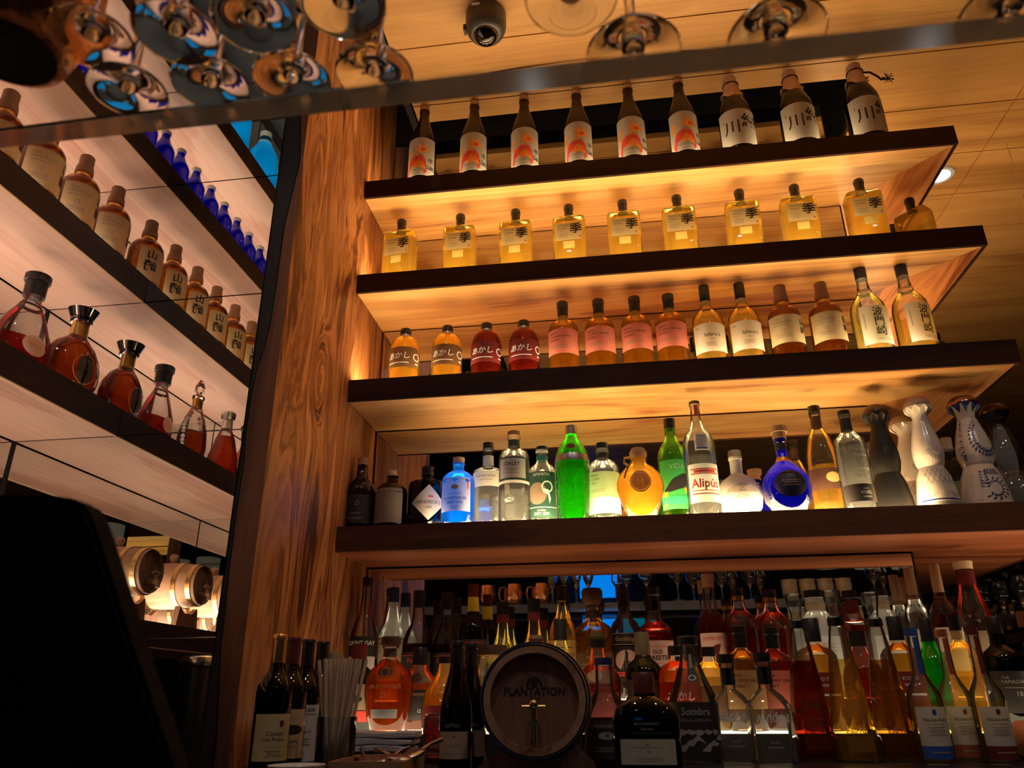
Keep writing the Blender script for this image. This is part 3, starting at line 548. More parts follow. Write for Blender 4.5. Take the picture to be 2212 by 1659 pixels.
kind('flask', 'cognac_bottle', .112, .066, [(.80, 0), (.95, .03), (1, .2), (.94, .34), (.72, .50), (.46, .62), (.30, .70), (.27, .80), (.27, .86)], G['clear'], [(.33, .76), (.34, .92), (.40, .925), (.40, .99), (.36, 1)], BCAP, Lq['cherry'], .29, dr=.6,
     labels=[dict(z=(.12, .32), hw=.45, shape='ellipse', mat=CREAM, items=[('t', 'Hennessy', 0, .5, .2, GOLDINK)])], wraps=[(.64, .67, NEAR, 'neck_line')])
def louisx(root, H, R):
    bm = bmesh.new(); prof = [(.10, .79), (.2, .80), (.1, .83), (.24, .86), (.27, .90), (.18, .95), (.06, 1)]
    lathe([(r*R, z*H) for r, z in prof], 6, bm=bm); obj('crystal_stopper', bm, real_glass('crystal stopper glass'), root)
    bm = bmesh.new()
    for i in range(12):
        t = i/11; a = -.9+2.3*t
        for sx in (-1, 1):
            x = sx*(.88+.12*math.sin(t*PI))*R*(1 if t < .7 else 1-.5*(t-.7)/.3); z = (.06+.5*t)*H
            bmesh.ops.create_icosphere(bm, subdivisions=1, radius=.006, matrix=Matrix.Translation((x, 0, z)))
    obj('beaded_edge', bm, G['clear_f'], root, True)
kind('louis', 'cognac_decanter', .130, .062, [(.6, 0), (.8, .03), (.9, .2), (.84, .36), (.62, .52), (.36, .62), (.28, .66), (.28, .76), (.34, .765), (.34, .79)], G['clear'], None, None, Lq['xo'], .34, dr=.7, wraps=[(.66, .76, GOLDF, 'gold_collar')], extra=louisx)
kind('deccog', 'cognac_bottle', .112, .050, [(.95, 0), (1, .03), (.92, .3), (.62, .58), (.36, .72), (.32, .80), (.32, .90)], G['clear'], [(.40, .88), (.46, .92), (.46, .98), (.38, 1)], principled('silver stopper', (.7, .7, .7), .3, 1), Lq['red'], .62, wraps=[(.74, .87, SILV, 'neck_sleeve')])
# --- back counter kinds, back row
BB = [(.95, 0), (1, .015), (1, .52), (.95, .60), (.74, .67), (.45, .72), (.36, .78), (.33, .90)]
LONG = [(.95, 0), (1, .015), (1, .46), (.96, .53), (.78, .61), (.50, .68), (.40, .76), (.33, .88), (.33, .95)]
def script(u, v, s, mm, txt): return ('t', txt, u, v, s, mm, 0, .3)
kind('mount', 'rum_bottle', .163, .041, LONG, G['clear'], [(.36, .93), (.36, 1)], BCAP, Lq['red'], .46, labels=[dict(z=(.34, .50), hw=1.2, mat=NEAR, items=[('t', 'MOUNT GAY', 0, .66, .30, WHT, .02), ('t', '1703', 0, .28, .30, WHT, .01)]), dict(z=(.14, .34), hw=1.2, mat=PAPER, name='lower_label', items=[('t', 'BLACK BARREL', 0, .80, .10, FINE)] + fine(0, .5, .6, 4))])
kind('jmwhite', 'rum_bottle', .152, .043, LONG, G['clear_f'], [(.37, .86), (.36, .99), (.33, 1)], NAVYC, Lq['water'], .52, labels=[dict(z=(.12, .54), hw=1.2, mat=TAN, items=[('t', 'RHUM J.M', 0, .86, .10, REDINK, .01), ('e', 0, .42, .5, .13, INK), ('b', 0, .16, .5, .01, INK), ('b', 0, .97, .95, .006, INK)])])
kind('harbour', 'rum_bottle', .143, .043, LONG, G['clear'], [(.38, .84), (.36, .86), (.38, .99), (.34, 1)], BCAP, Lq['darkred'], .50, labels=[dict(z=(.12, .42), hw=1.2, mat=NEAR, items=[('b', 0, .9, .7, .008, REDINK), script(0, .76, .16, REDINK, 'English')])])
kind('blackrum', 'rum_bottle', .150, .048, BB, G['blackg'], [(.34, .88), (.36, .99), (.32, 1)], MAROON, wraps=[(.75, .88, YEL, 'neck_label')], labels=[dict(z=(.2, .5), hw=1.2, mat=NEAR, items=[('b', 0, .92, .8, .02, MAROON), ('b', 0, .80, .7, .02, GOLDINK), ('b', 0, .5, .85, .01, GOLDINK)])])
def netx(col):
    def f(root, H, R):
        bm = bmesh.new()
        for i in range(6):
            for sg in (-1, 1):
                tube([(1.03*interp([(r, z) for r, z in RUMR], z)*R*math.cos(i*PI/3+sg*z*3.2), 1.03*interp(RUMR, z)*R*math.sin(i*PI/3+sg*z*3.2), z*H) for z in (.02, .12, .22, .32, .40, .47, .52)], .0012, 5, bm)
        obj('straw_net', bm, col, root)
    return f
RUMR = [(.80, 0), (.95, .06), (1, .22), (.95, .38), (.72, .50), (.46, .58), (.38, .66), (.34, .88)]
for nm, lq in (('netpale', 'straw'), ('netamber', 'gold')):
    kind(nm, 'rum_bottle', .128, .054, RUMR, G['clear'], [(.36, .86), (.37, .99), (.33, 1)], BCAP, Lq[lq], .50, extra=netx(flat('raffia', (.5, .33, .14), .8)), wraps=[(.78, .86, MAROON, 'neck_wrap')])
kind('amberlabel', 'rum_bottle', .148, .044, BB, G['clear'], [(.36, .86), (.37, .99), (.33, 1)], BCAP, Lq['gold'], .54, labels=[dict(z=(.18, .50), hw=1.2, mat=flat('ochre label', (.60, .38, .12), .6), items=[('t', 'PLANTATION', 0, .6, .15, INK), ('b', 0, .8, .6, .01, INK), ('b', 0, .3, .5, .02, REDINK)])])
kind('reserve', 'rum_bottle', .140, .050, [(.95, 0), (1, .015), (1, .58), (.9, .64), (.5, .69), (.38, .72), (.36, .84)], G['clear'], [(.36, .84), (.55, .88), (.58, .97), (.48, 1)], BRN, Lq['amber'], .60, wraps=[(.72, .79, BRN, 'neck_label')], labels=[dict(z=(.10, .40), hw=1.1, mat=TBROWN, items=[('t', 'RESERVA', 0, .85, .12, GOLDINK), ('e', 0, .35, .35, .2, TAN)] + fine(0, .66, .6, 3, GOLDINK))])
kind('goslings', 'rum_bottle', .144, .046, BB, G['clear'], [(.37, .82), (.37, .99), (.33, 1)], BCAP, Lq['darkred'], .55, labels=[dict(z=(.46, .57), hw=1.2, mat=NEAR, name='name_label', items=[('t', 'Goslings', 0, .5, .55, GOLDINK, 0), ('b', 0, .95, 1, .02, GOLDINK), ('b', 0, .05, 1, .02, GOLDINK)]),
     dict(z=(.14, .45), hw=1.2, mat=NEAR, items=[('e', 0, .60, .60, .30, flat('peach disc', (.55, .34, .26), .6)), ('p', [(-.05, .95), (.08, .8), (.05, .62), (.4, .42), (.3, .3), (-.35, .3), (-.12, .6)], INK), ('b', 0, .22, .7, .06, REDINK), ('t', 'BLACK SEAL', 0, .22, .09, NEAR, .01)])])
kind('forester', 'bourbon_bottle', .139, .050, [(.95, 0), (1, .015), (1, .55), (.93, .62), (.6, .66), (.42, .69), (.38, .80), (.36, .86)], G['clear'], [(.36, .78), (.34, .92), (.40, .93), (.38, 1)], BCAP, Lq['red'], .58, labels=[dict(z=(.14, .50), hw=1.05, mat=flat('rose paper label', (.55, .36, .30), .7), items=[('t', 'OLD', 0, .72, .13, INK, .02), ('t', 'FORESTER', 0, .57, .15, INK, .02), ('b', 0, .85, .5, .006, REDINK), ('b', 0, .44, .5, .006, REDINK)] + fine(0, .3, .6, 4))])
kind('kettle', 'bourbon_bottle', .160, .046, [(.95, 0), (1, .015), (1, .50), (.93, .58), (.66, .65), (.42, .69), (.38, .90)], G['clear'], [(.40, .88), (.44, .99), (.38, 1)], CORKW, Lq['red'], .66, labels=[dict(z=(.16, .50), hw=1.1, mat=flat('faded pink label', (.62, .40, .32), .7), items=[('t', 'COPPER KETTLE', 0, .86, .10, REDINK, .01), ('p', [(-.15, .15), (-.05, .5), (-.25, .66), (0, .72), (.3, .74), (.12, .5), (.3, .3), (.6, .1), (.1, .2)], MAROON)])])
kind('roundsh', 'bourbon_bottle', .136, .052, [(.97, 0), (1, .015), (1, .60), (.92, .68), (.66, .75), (.40, .79), (.36, .84), (.34, .92)], G['clear'], [(.36, .92), (.37, .99), (.33, 1)], BCAP, Lq['red'], .62, wraps=[(.88, .92, GOLDF, 'gold_ring')])
kind('frost', 'moonshine_bottle', .130, .048, [(.95, 0), (1, .02), (1, .62), (.9, .72), (.6, .78), (.5, .80), (.5, .93)], G['clear_f'], [(.52, .93), (.52, 1)], BCAP, Lq['water'], .6, wraps=[(.92, .935, WHITEP, 'white_ring'), (.80, .88, TAN, 'neck_label')], labels=[dict(z=(.2, .55), hw=1.1, mat=PAPER, items=fine(0, .8, .5, 5))])
kind('mich', 'bourbon_bottle', .132, .050, [(.97, 0), (1, .02), (.97, .60), (.85, .70), (.5, .74), (.44, .76), (.42, .93)], G['clear'], [(.46, .93), (.48, 1)], BCAP, Lq['red'], .66, wraps=[(.92, .94, SILV, 'silver_ring'), (.78, .90, MAROON, 'neck_wrap')])
kind('woodcork', 'whiskey_bottle', .160, .050, BB, G['clear'], [(.34, .74), (.37, .75), (.37, .99), (.34, 1)], CORKW, Lq['water'], .2, labels=[dict(z=(.14, .50), hw=1.2, mat=flat('beige label', (.50, .40, .30), .7), items=[('ring', .3, .9, .03, .01, INK)]+fine(0, .6, .5, 4))])
kind('woodcork_r', 'whiskey_bottle', .160, .050, BB, G['clear'], [(.34, .74), (.37, .75), (.37, .99), (.34, 1)], CORKW, Lq['red'], .60, labels=[dict(z=(.14, .50), hw=1.2, mat=flat('beige label', (.50, .40, .30), .7), items=[('ring', .3, .9, .03, .01, INK)]+fine(0, .6, .5, 4))])
kind('cone', 'tequila_bottle', .166, .056, [(.95, 0), (1, .02), (.98, .40), (.80, .56), (.55, .70), (.40, .80), (.38, .94)], G['clear'], [(.40, .94), (.44, 1)], CORK, Lq['red'], .26, wraps=[(.82, .92, MAROON, 'neck_wrap')], labels=[dict(z=(.2, .46), hw=1.1, mat=TAN, items=[('t', 'MAE', .2, .6, .16, INK, .02), ('b', 0, .3, 1, .04, BRN)])])
# middle row
kind('rhumvo', 'rum_bottle', .104, .050, [(.95, 0), (1, .02), (1, .52), (.94, .60), (.66, .68), (.40, .74), (.36, .82), (.34, .95)], G['dgreen'], [(.40, .80), (.40, .99), (.36, 1)], MAROON, labels=[dict(z=(.10, .22), hw=1.2, mat=REDINK, name='lower_label', items=[('t', 'V.O', 0, .5, .5, WHT)]), dict(z=(.23, .52), hw=1.2, mat=TAN, items=[('t', 'Rhum J.M', 0, .8, .22, REDINK, .01), ('e', 0, .42, .5, .16, INK)])])
kind('apple21', 'rum_bottle', .109, .062, [(.60, 0), (.68, .03), (.86, .15), (1, .40), (.98, .54), (.80, .64), (.46, .71), (.30, .75), (.28, .86), (.34, .87), (.34, .90)], G['clear'], [(.32, .895), (.40, .91), (.40, .98), (.34, 1)], BRN, Lq['orange'], .74, dr=.7, wraps=[(.78, .87, GREYL, 'neck_label')],
     labels=[dict(z=(.56, .67), hw=.36, shape='ellipse', mat=BRN, name='seal', items=[('ring', 0, .5, .4, .06, ORINK)]), dict(z=(.14, .52), hw=.80, mat=Lq['orange'], name='front_label', items=[('t', 'APPLETON ESTATE', 0, .84, .15, GOLDINK, .01, 0, .8), ('t', '21', 0, .62, .2, GOLDINK, .01), ('t', 'JAMAICA RUM', 0, .46, .09, GOLDINK), ('b', 0, .12, .8, .12, GREYL)])])
kind('apple12', 'rum_bottle', .098, .064, [(.60, 0), (.68, .03), (.86, .15), (1, .40), (.98, .50), (.80, .62), (.46, .71), (.30, .77), (.28, .96)], G['clear'], [(.36, .78), (.34, .98), (.30, 1)], BCAP, Lq['orange'], .56, dr=.7,
     labels=[dict(z=(.56, .68), hw=.34, shape='ellipse', mat=BRN, name='seal'), dict(z=(.12, .48), hw=.72, mat=NEAR, items=[('t', 'APPLETON ESTATE', 0, .84, .13, GOLDINK, 0, 0, .8), ('t', '12', .3, .30, .16, WHT)])])
kind('diplo', 'rum_bottle', .085, .062, [(.85, 0), (1, .05), (1, .36), (.85, .55), (.45, .72), (.32, .80), (.30, .92)], G['gold'], [(.32, .90), (.34, 1)], BCAP, Lq['amber'], .5, labels=[dict(z=(.10, .34), hw=1, mat=MAROON, items=[('t', 'Diplomático', 0, .5, .3, GOLDINK, 0, .2)])])
kind('jar', 'liqueur_jar', .098, .046, [(.9, 0), (1, .02), (1, .80), (.85, .86), (.8, .90)], G['clear'], [(.88, .88), (.9, .96), (.8, 1)], BRN, Lq['gold'], .5)
kind('pineapple', 'rum_bottle', .130, .044, LONG, G['clear'], [(.42, .80), (.38, .82), (.38, .99), (.34, 1)], NEAR, Lq['straw'], .60, labels=[dict(z=(.10, .42), hw=1.2, mat=PAPER, items=[('e', 0, .6, .5, .2, PINK)]+fine(0, .3, .5, 3))])
kind('redrum', 'rum_bottle', .104, .052, BB, G['clear'], [(.40, .90), (.42, .99), (.38, 1)], BCAP, Lq['red'], .50, labels=[dict(z=(.12, .4), hw=1.1, mat=MAROON)])
kind('oliveneck', 'whisky_bottle', .112, .048, BB, G['dgreen'], [(.40, .74), (.38, .99), (.34, 1)], flat('olive foil', (.20, .17, .08), .5), labels=[dict(z=(.1, .5), hw=1.1, mat=NEAR)])
akashi2 = [(.94, 0), (1, .02), (1, .60), (.95, .68), (.8, .745), (.55, .79), (.36, .82), (.35, .90)]
kind('akashi_o', 'whisky_bottle', .093, .050, akashi2, G['clear'], [(.40, .88), (.40, .99), (.36, 1)], BCAP, Lq['orange'], .70, labels=[dict(z=(.22, .56), hw=1.2, mat=Lq['red'], items=[('t', 'あかし', 0, .5, .36, WHT, .01, .2)])])
kind('akashi_g', 'whisky_bottle', .093, .050, akashi2, G['clear'], [(.40, .88), (.40, .99), (.36, 1)], BCAP, Lq['gold'], .74, labels=[dict(z=(.10, .52), hw=1.2, mat=TBROWN)])
for nm, lm, t1, lq in (('malt', flat('ochre whisky label', (.38, .20, .06), .6), 'COFFEY MALT', 'amber'), ('grain', flat('brick whisky label', (.36, .08, .05), .6), 'COFFEY GRAIN', 'red')):
    kind(nm, 'whisky_bottle', .115, .050, NIKKA, G['clear'], [(.36, .78), (.36, .92), (.39, .925), (.39, .99), (.35, 1)], BCAP, Lq[lq], .66,
     labels=[dict(z=(.20, .56), hw=1.3, mat=lm, items=[('t', 'NIKKA', -.4, .86, .12, INK), ('t', t1, 0, .72, .12, INK), ('t', 'WHISKY', -.35, .58, .12, INK)])])
kind('redround', 'bourbon_bottle', .108, .054, [(.97, 0), (1, .02), (.97, .50), (.85, .62), (.5, .72), (.38, .76), (.36, .86)], G['clear'], [(.42, .84), (.42, 1)], BCAP, Lq['red'], .62)
kind('kyoto', 'whisky_bottle', .122, .048, NIKKA, G['clear'], [(.38, .78), (.37, .99), (.33, 1)], BCAP, Lq['amber'], .66, labels=[dict(z=(.2, .5), hw=1.1, mat=MAROON, items=[('t', 'KYO TO', 0, .8, .14, WHT), ('t', 'WHISKY', 0, .62, .12, WHT), ('b', 0, .35, .7, .03, WHT)])])
kind('greenb', 'whisky_bottle', .122, .048, BB, thin_glass('emerald glass', (.03, .40, .03), milk=.35, mcol=(.02, .35, .02)), [(.42, .78), (.38, .82), (.38, .99), (.34, 1)], BCAP)
kind('goldtin', 'whisky_bottle', .122, .046, NIKKA, G['gold'], [(.36, .86), (.38, 1)], BCAP, Lq['gold'], .5, wraps=[(.78, .86, GOLDINK, 'neck_wrap')])
kind('yama18', 'whisky_bottle', .122, .047, YAM, G['blackg'], [(.36, .84), (.37, .99), (.33, 1)], BCAP, labels=[dict(z=(.14, .5), hw=1.1, mat=NEAR, items=[('t', 'THE', -.4, .84, .09, DIMW), ('t', 'YAMAZAKI', -.1, .74, .12, DIMW), ('t', '18', 0, .45, .17, DIMW), ('b', 0, .6, .5, .006, DIMW)])])
# front row on the ledge
def avionx(root, H, R): pass
kind('avion', 'tequila_bottle', .104, .046, [(.97, 0), (1, .01), (1, .47), (1.0, .485), (.92, .52), (.66, .60), (.34, .66), (.32, .70), (.32, .86), (.38, .87), (.38, .91)], G['clear'], [(.36, .91), (.42, .915), (.42, 1)], BCAP, Lq['water'], .44, n=7, dr=.9, rn=.4, wraps=[(.70, .86, NEAR, 'neck_label')],
     labels=[dict(z=(.10, .455), hw=.9, mat=G['clear'], name='front_print', items=[('t', 'AVIÓN', 0, .80, .30, WHT, .015), ('t', 'SILVER', 0, .22, .09, DIMW), ('b', 0, .1, .4, .01, DIMW)])])
kind('sombra', 'mezcal_bottle', .122, .052, [(.95, 0), (1, .015), (1, .45), (.94, .52), (.66, .64), (.44, .76), (.36, .86), (.36, .93)], G['clear'], [(.42, .93), (.44, .99), (.40, 1)], BCAP, Lq['water'], .46, wraps=[(.02, .46, NEAR, 'label_sleeve')],
     labels=[dict(z=(.05, .46), hw=1.1, mat=NEAR, items=[('t', 'Sombra', 0, .82, .20, DIMW, .02), ('t', 'MEZCAL ARTESANAL', 0, .66, .07, DIMW)]+[('p', [(-.8+.3*i, .1+.1*(i % 3)), (-.6+.3*i, .2+.1*(i % 3)), (-.3+.3*i, .22+.08*(i % 2)), (-.5+.3*i, .08+.1*(i % 3))], DIMW) for i in range(6)]+[('p', [(-.8+.35*i, .4+.05*(i % 2)), (-.6+.3*i, .5), (-.3+.3*i, .45), (-.5+.3*i, .38)], DIMW) for i in range(5)]), dict(z=(.62, .90), hw=.3, mat=NEAR, name='neck_strip', items=[('ring', 0, .12, .06, .02, WHT), ('b', 0, .6, .5, .2, DIMW)])])
def cinc(key, lq, lm):
    def st(root, H, R):
        obj('stopper', lathe([(r*R, z*H) for r, z in ((.24, .84), (.30, .90), (.44, .985), (.42, 1.0))], 28), G['clear'], root, True)
    kind(key, 'tequila_bottle', .166, .046, [(1, 0), (1, .01), (.86, .20), (.70, .42), (.52, .62), (.38, .76), (.34, .78), (.34, .84)], G['clear'], None, None, Lq[lq], .58, n=5, dr=.9, rn=.3, extra=st, wraps=[(.785, .83, NEAR, 'collar')],
     labels=[dict(z=(.06, .40), hw=.72, mat=lm, name='front_print', items=[('t', 'CINCORO', 0, .30, .13, INK, .01), ('t', '安', -.4, .74, .2, BRN), ('t', '羊', -.35, .44, .2, BRN), ('t', '赤', .35, .74, .2, BRN), ('t', '羊', .35, .44, .2, BRN)] if key == 'cinc_r' else [('t', 'CINCORO', 0, .30, .13, INK, .01), ('b', .3, .5, .02, .2, BRN)])])
cinc('cinc_r', 'red', Lq['orange']); cinc('cinc_a', 'gold', Lq['gold']); cinc('cinc_m', 'amber', Lq['amber'])
def ocho(key, col):
    kind(key, 'tequila_bottle', .126, .0375, [(.95, 0), (1, .015), (1, .44), (.92, .51), (.62, .58), (.40, .64), (.35, .74), (.33, .95)], G['clear'], [(.38, .94), (.38, 1)], col, Lq['straw'], .44,
     labels=[dict(z=(.12, .40), hw=1.05, mat=PAPER, items=[('e', 0, .86, .12, .08, col), ('t', 'TEQUILA OCHO', 0, .66, .10, INK, .01), ('b', 0, .56, .5, .006, FINE)] + fine(0, .48, .5, 5)), dict(z=(.03, .12), hw=1.05, mat=col, name='lower_label', items=[('b', 0, .5, .5, .05, TAN)]), dict(z=(.64, .93), hw=.42, mat=col, name='neck_strip')])
ocho('ocho_b', BLUEINK); ocho('ocho_o', flat('brick orange label', (.36, .08, .03), .6)); ocho('ocho_m', MAROON)
# foreground
WINEB = [(.93, 0), (1, .015), (1, .56), (.95, .62), (.70, .68), (.46, .73), (.38, .80), (.36, .92)]
def wine(key, foil, lm, items, lz=(.10, .42)):
    kind(key, 'wine_bottle', .118, .0345, WINEB, G['blackg'], [(.40, .76), (.38, .96), (.41, .965), (.41, .99), (.36, 1)], foil, labels=[dict(z=lz, hw=1.1, mat=lm, items=items)])
wine('wine1', GOLDF, flat('yellowed wine label', (.55, .45, .22), .7), [('p', [(.28, .86), (.50, .86), (.50, .76), (.39, .70), (.28, .76)], MAROON), ('t', 'Cuvelier', .1, .58, .13, BRN), ('t', 'Los Andes', .05, .46, .13, BRN), ('t', 'Colección', .05, .33, .11, GOLDINK, 0, .3)] + fine(.1, .22, .4, 3))
wine('wine2', WINE, flat('tan wine label', (.52, .38, .24), .7), [('t', 'DUCKHORN', 0, .82, .10, FINE), ('e', .2, .58, .6, .10, INK), ('t', 'Napa Valley', .1, .34, .09, BRN, 0, .3), ('t', 'MERLOT', .1, .24, .08, BRN)], (.10, .45))
wine('wine3', BCAP, flat('white wine label', (.50, .52, .56), .7), [('t', 'HALL & SON', .05, .90, .08, INK, .02), ('b', 0, .83, .9, .004, INK), ('t', 'RIVERSIDE', .2, .52, .055, FINE)] + fine(0, .4, .5, 3) + fine(-.2, .16, .4, 3), (.06, .48))
wine('wine4', BCAP, NEAR, [('b', 0, .5, .5, .02, DIMW)])
BURG = [(.95, 0), (1, .015), (1, .42), (.94, .50), (.74, .62), (.50, .74), (.40, .82), (.38, .94)]
kind('lustau', 'sherry_bottle', .112, .038, BURG, G['blackg'], [(.42, .82), (.41, .95), (.44, .955), (.44, .99), (.4, 1)], BCAP, labels=[dict(z=(.10, .30), hw=1.0, mat=flat('buff label', (.42, .32, .22), .7), items=[('t', 'PEDRO XIMÉNEZ', 0, .5, .12, FINE), ('b', 0, .2, .5, .01, FINE), ('b', .1, .84, .1, .03, REDINK)]), dict(z=(.315, .37), hw=1.0, mat=G['blackg'], name='print', items=[('t', 'LUSTAU', 0, .5, .75, DIMW)])])
kind('chivas', 'whisky_bottle', .098, .048, [(.95, 0), (1, .02), (.98, .36), (.90, .48), (.66, .60), (.42, .68), (.36, .78), (.34, .95)], G['clear'], [(.38, .93), (.38, 1)], NAVYC, Lq['darkred'], .44, labels=[dict(z=(.08, .42), hw=1.05, mat=NEAR, items=[('t', 'CHIVAS REGAL', 0, .84, .12, DIMW), ('e', 0, .60, .3, .1, DIMW), ('t', '18', 0, .60, .16, INK, .02)] + fine(0, .3, .5, 3, DIMW))])
kind('buchan', 'whisky_bottle', .082, .058, [(.88, 0), (.95, .02), (1, .10), (1, .54), (.90, .64), (.56, .72), (.34, .76), (.32, .82)], G['dgreen'], [(.33, .78), (.34, .98), (.30, 1)], WINE, n=4, dr=.62, rn=.3, labels=[dict(z=(.10, .34), hw=.80, mat=flat('parchment label', (.44, .40, .30), .7), items=[('t', '12', 0, .50, .18, INK), ('e', 0, .84, .06, .06, FINE)] + fine(0, .70, .6, 1) + fine(0, .3, .5, 4)), dict(z=(.40, .52), hw=.8, mat=G['dgreen'], name='embossing', items=[('t', "BUCHANAN'S", 0, .72, .34, DIMW), ('t', 'DELUXE', 0, .28, .3, DIMW)])])
# ------------------------------------------------------------------ architecture
XL, XR, XC = -.3815, .543, .407          # bar bay: slab face, shelf end, mirror column corner
ZB = [.768, .589, .407, .187]            # shelf undersides, top to bottom
ZT = [.801, .6215, .441, .222]           # shelf tops
CZ = .99                                 # ceiling
FZ = -.75                                # floor
struct('floor', ubox((-2.2, -2.8, FZ-.03), (3.2, 4.6, FZ)), M['floorm'])
struct('wall_left', ubox((-.78, .34, FZ), (-.708, 4.6, 1.3)), M['dark_wall'])
struct('wall_left_rear', ubox((-2.25, -2.8, FZ), (-2.2, .34, 1.3)), M['dark_wall'])
struct('wall_right', ubox((3.2, -2.8, FZ), (3.25, 4.6, 1.3)), M['dark_wall'])
struct('wall_front', ubox((-2.2, -2.85, FZ), (3.2, -2.8, 1.3)), M['dark_wall'])
struct('wall_back', ubox((-.70, 4.6, FZ), (3.2, 4.65, 1.3)), M['dark_wall'])
# mirror column behind the bar
struct('wall_column', ubox((XL+.002, MY+.004, FZ), (XC-.001, 1.62, 1.12)), M['black'])
# oak ceiling of separate boards with grooves, with the recess behind the top shelf
bm = bmesh.new(); step = .1395; y = 1.042-step*26; g = .0012
HX, HY0, HY1 = .477, 1.085, 1.75
while y < 4.4:
    for x0, x1 in ((-.32, .755), (.755, 1.83), (1.83, 3.19)):
        a, b = y+g, y+step-g
        def brd(xa, xb, ya, yb):
            if xb-xa > .01 and yb-ya > .003: bx(bm, W(xa+g, ya, CZ), W(xb-g, yb, CZ+.012))
        if x1 <= .76 and b > HY0 and a < HY1:
            brd(x0, x1, a, min(b, HY0)); brd(HX, x1, max(a, HY0), min(b, HY1)); brd(x0, x1, max(a, HY1), b)
        else: brd(x0, x1, a, b)
    y += step
struct('ceiling', bm, M['ceiling'])
bm = ubox((.48, -2.8, CZ+.013), (3.19, 4.58, CZ+.02)); ubox((-.32, -2.8, CZ+.013), (.48, HY0-.002, CZ+.02), bm); ubox((-.32, HY1+.002, CZ+.013), (.48, 4.58, CZ+.02), bm)
struct('ceiling_backing', bm, M['black'])
struct('ceiling_recess', ubox((-.33, HY0-.003, 1.28), (.49, HY1, 1.29)), M['dark_grey'])
bm = ubox((.478, HY0, CZ+.021), (.486, HY1, 1.28)); ubox((-.33, HY0-.006, CZ+.021), (.478, HY0-.002, 1.28), bm)
struct('trim_recess', bm, M['black'])
struct('ceiling_dark', ubox((-2.2, -2.8, 1.19), (-.335, MY, 1.2)), M['dark_grey'])
struct('trim_ceiling_edge', ubox((-.334, -2.8, CZ), (-.322, MY, 1.19)), M['black'])

# live-edge slab between the bays: left boundary wanders
EDGE = [(-.75, -.396), (-.2, -.398), (-.035, -.401), (.051, -.409), (.125, -.411), (.185, -.4115), (.248, -.4105), (.279, -.413), (.314, -.4125), (.352, -.411), (.366, -.4095), (.389, -.404), (.43, -.4), (.481, -.399), (.531, -.399), (.565, -.398), (.616, -.393), (.665, -.388), (.716, -.392), (.781, -.399), (.85, -.405), (.95, -.409), (1.12, -.411)]
def edge_x(z):
    for (z0, x0), (z1, x1) in zip(EDGE, EDGE[1:]):
        if z0 <= z <= z1: return x0+(x1-x0)*(z-z0)/(z1-z0)
    return EDGE[-1][1]
root = thing('live_edge_slab', 'tall live-edge walnut slab standing floor to ceiling between the mirrored bay and the bar shelves', 'wooden slab', (0, 0, 0))
bm = bmesh.new(); rows = []; nz = 130
for i in range(nz+1):
    z = FZ+(1.11-FZ)*i/nz; xe = edge_x(z); bul = .0025*math.sin(z*31)+.002*math.sin(z*13+1)
    pts = [(XL, MY+.15, z), (XL, LM+.004, z), (XL-.0015, LM-.001, z), (xe+.003, LM-.002+bul*.3, z), (xe, LM+.002, z), (xe+.004, MY+.15, z)]
    rows.append([bm.verts.new(W(*p)) for p in pts])
for a, b in zip(rows, rows[1:]):
    for i in range(6):
        f = bm.faces.new((a[i], a[(i+1) % 6], b[(i+1) % 6], b[i])); f.material_index = 0 if i in (0, 1) else 1
bm.faces.new(rows[0][::-1]); bm.faces.new(rows[-1]); bmesh.ops.recalc_face_normals(bm, faces=bm.faces)
sl = obj('board', bm, [M['slab'], M['slab_edge']], root, True)
bm = bmesh.new(); rows = []
for i in range(nz+1):
    z = FZ+(1.10-FZ)*i/nz; xe = edge_x(z)-.0012
    rows.append([bm.verts.new(W(x, y, z)) for x, y in ((-.416, LM+.002), (xe, LM+.002), (xe, LM+.02), (-.416, LM+.02))])
for a, b in zip(rows, rows[1:]):
    for i in range(4): bm.faces.new((a[i], a[(i+1) % 4], b[(i+1) % 4], b[i]))
bm.faces.new(rows[0][::-1]); bm.faces.new(rows[-1]); bmesh.ops.recalc_face_normals(bm, faces=bm.faces)
struct('trim_1', bm, M['black'])

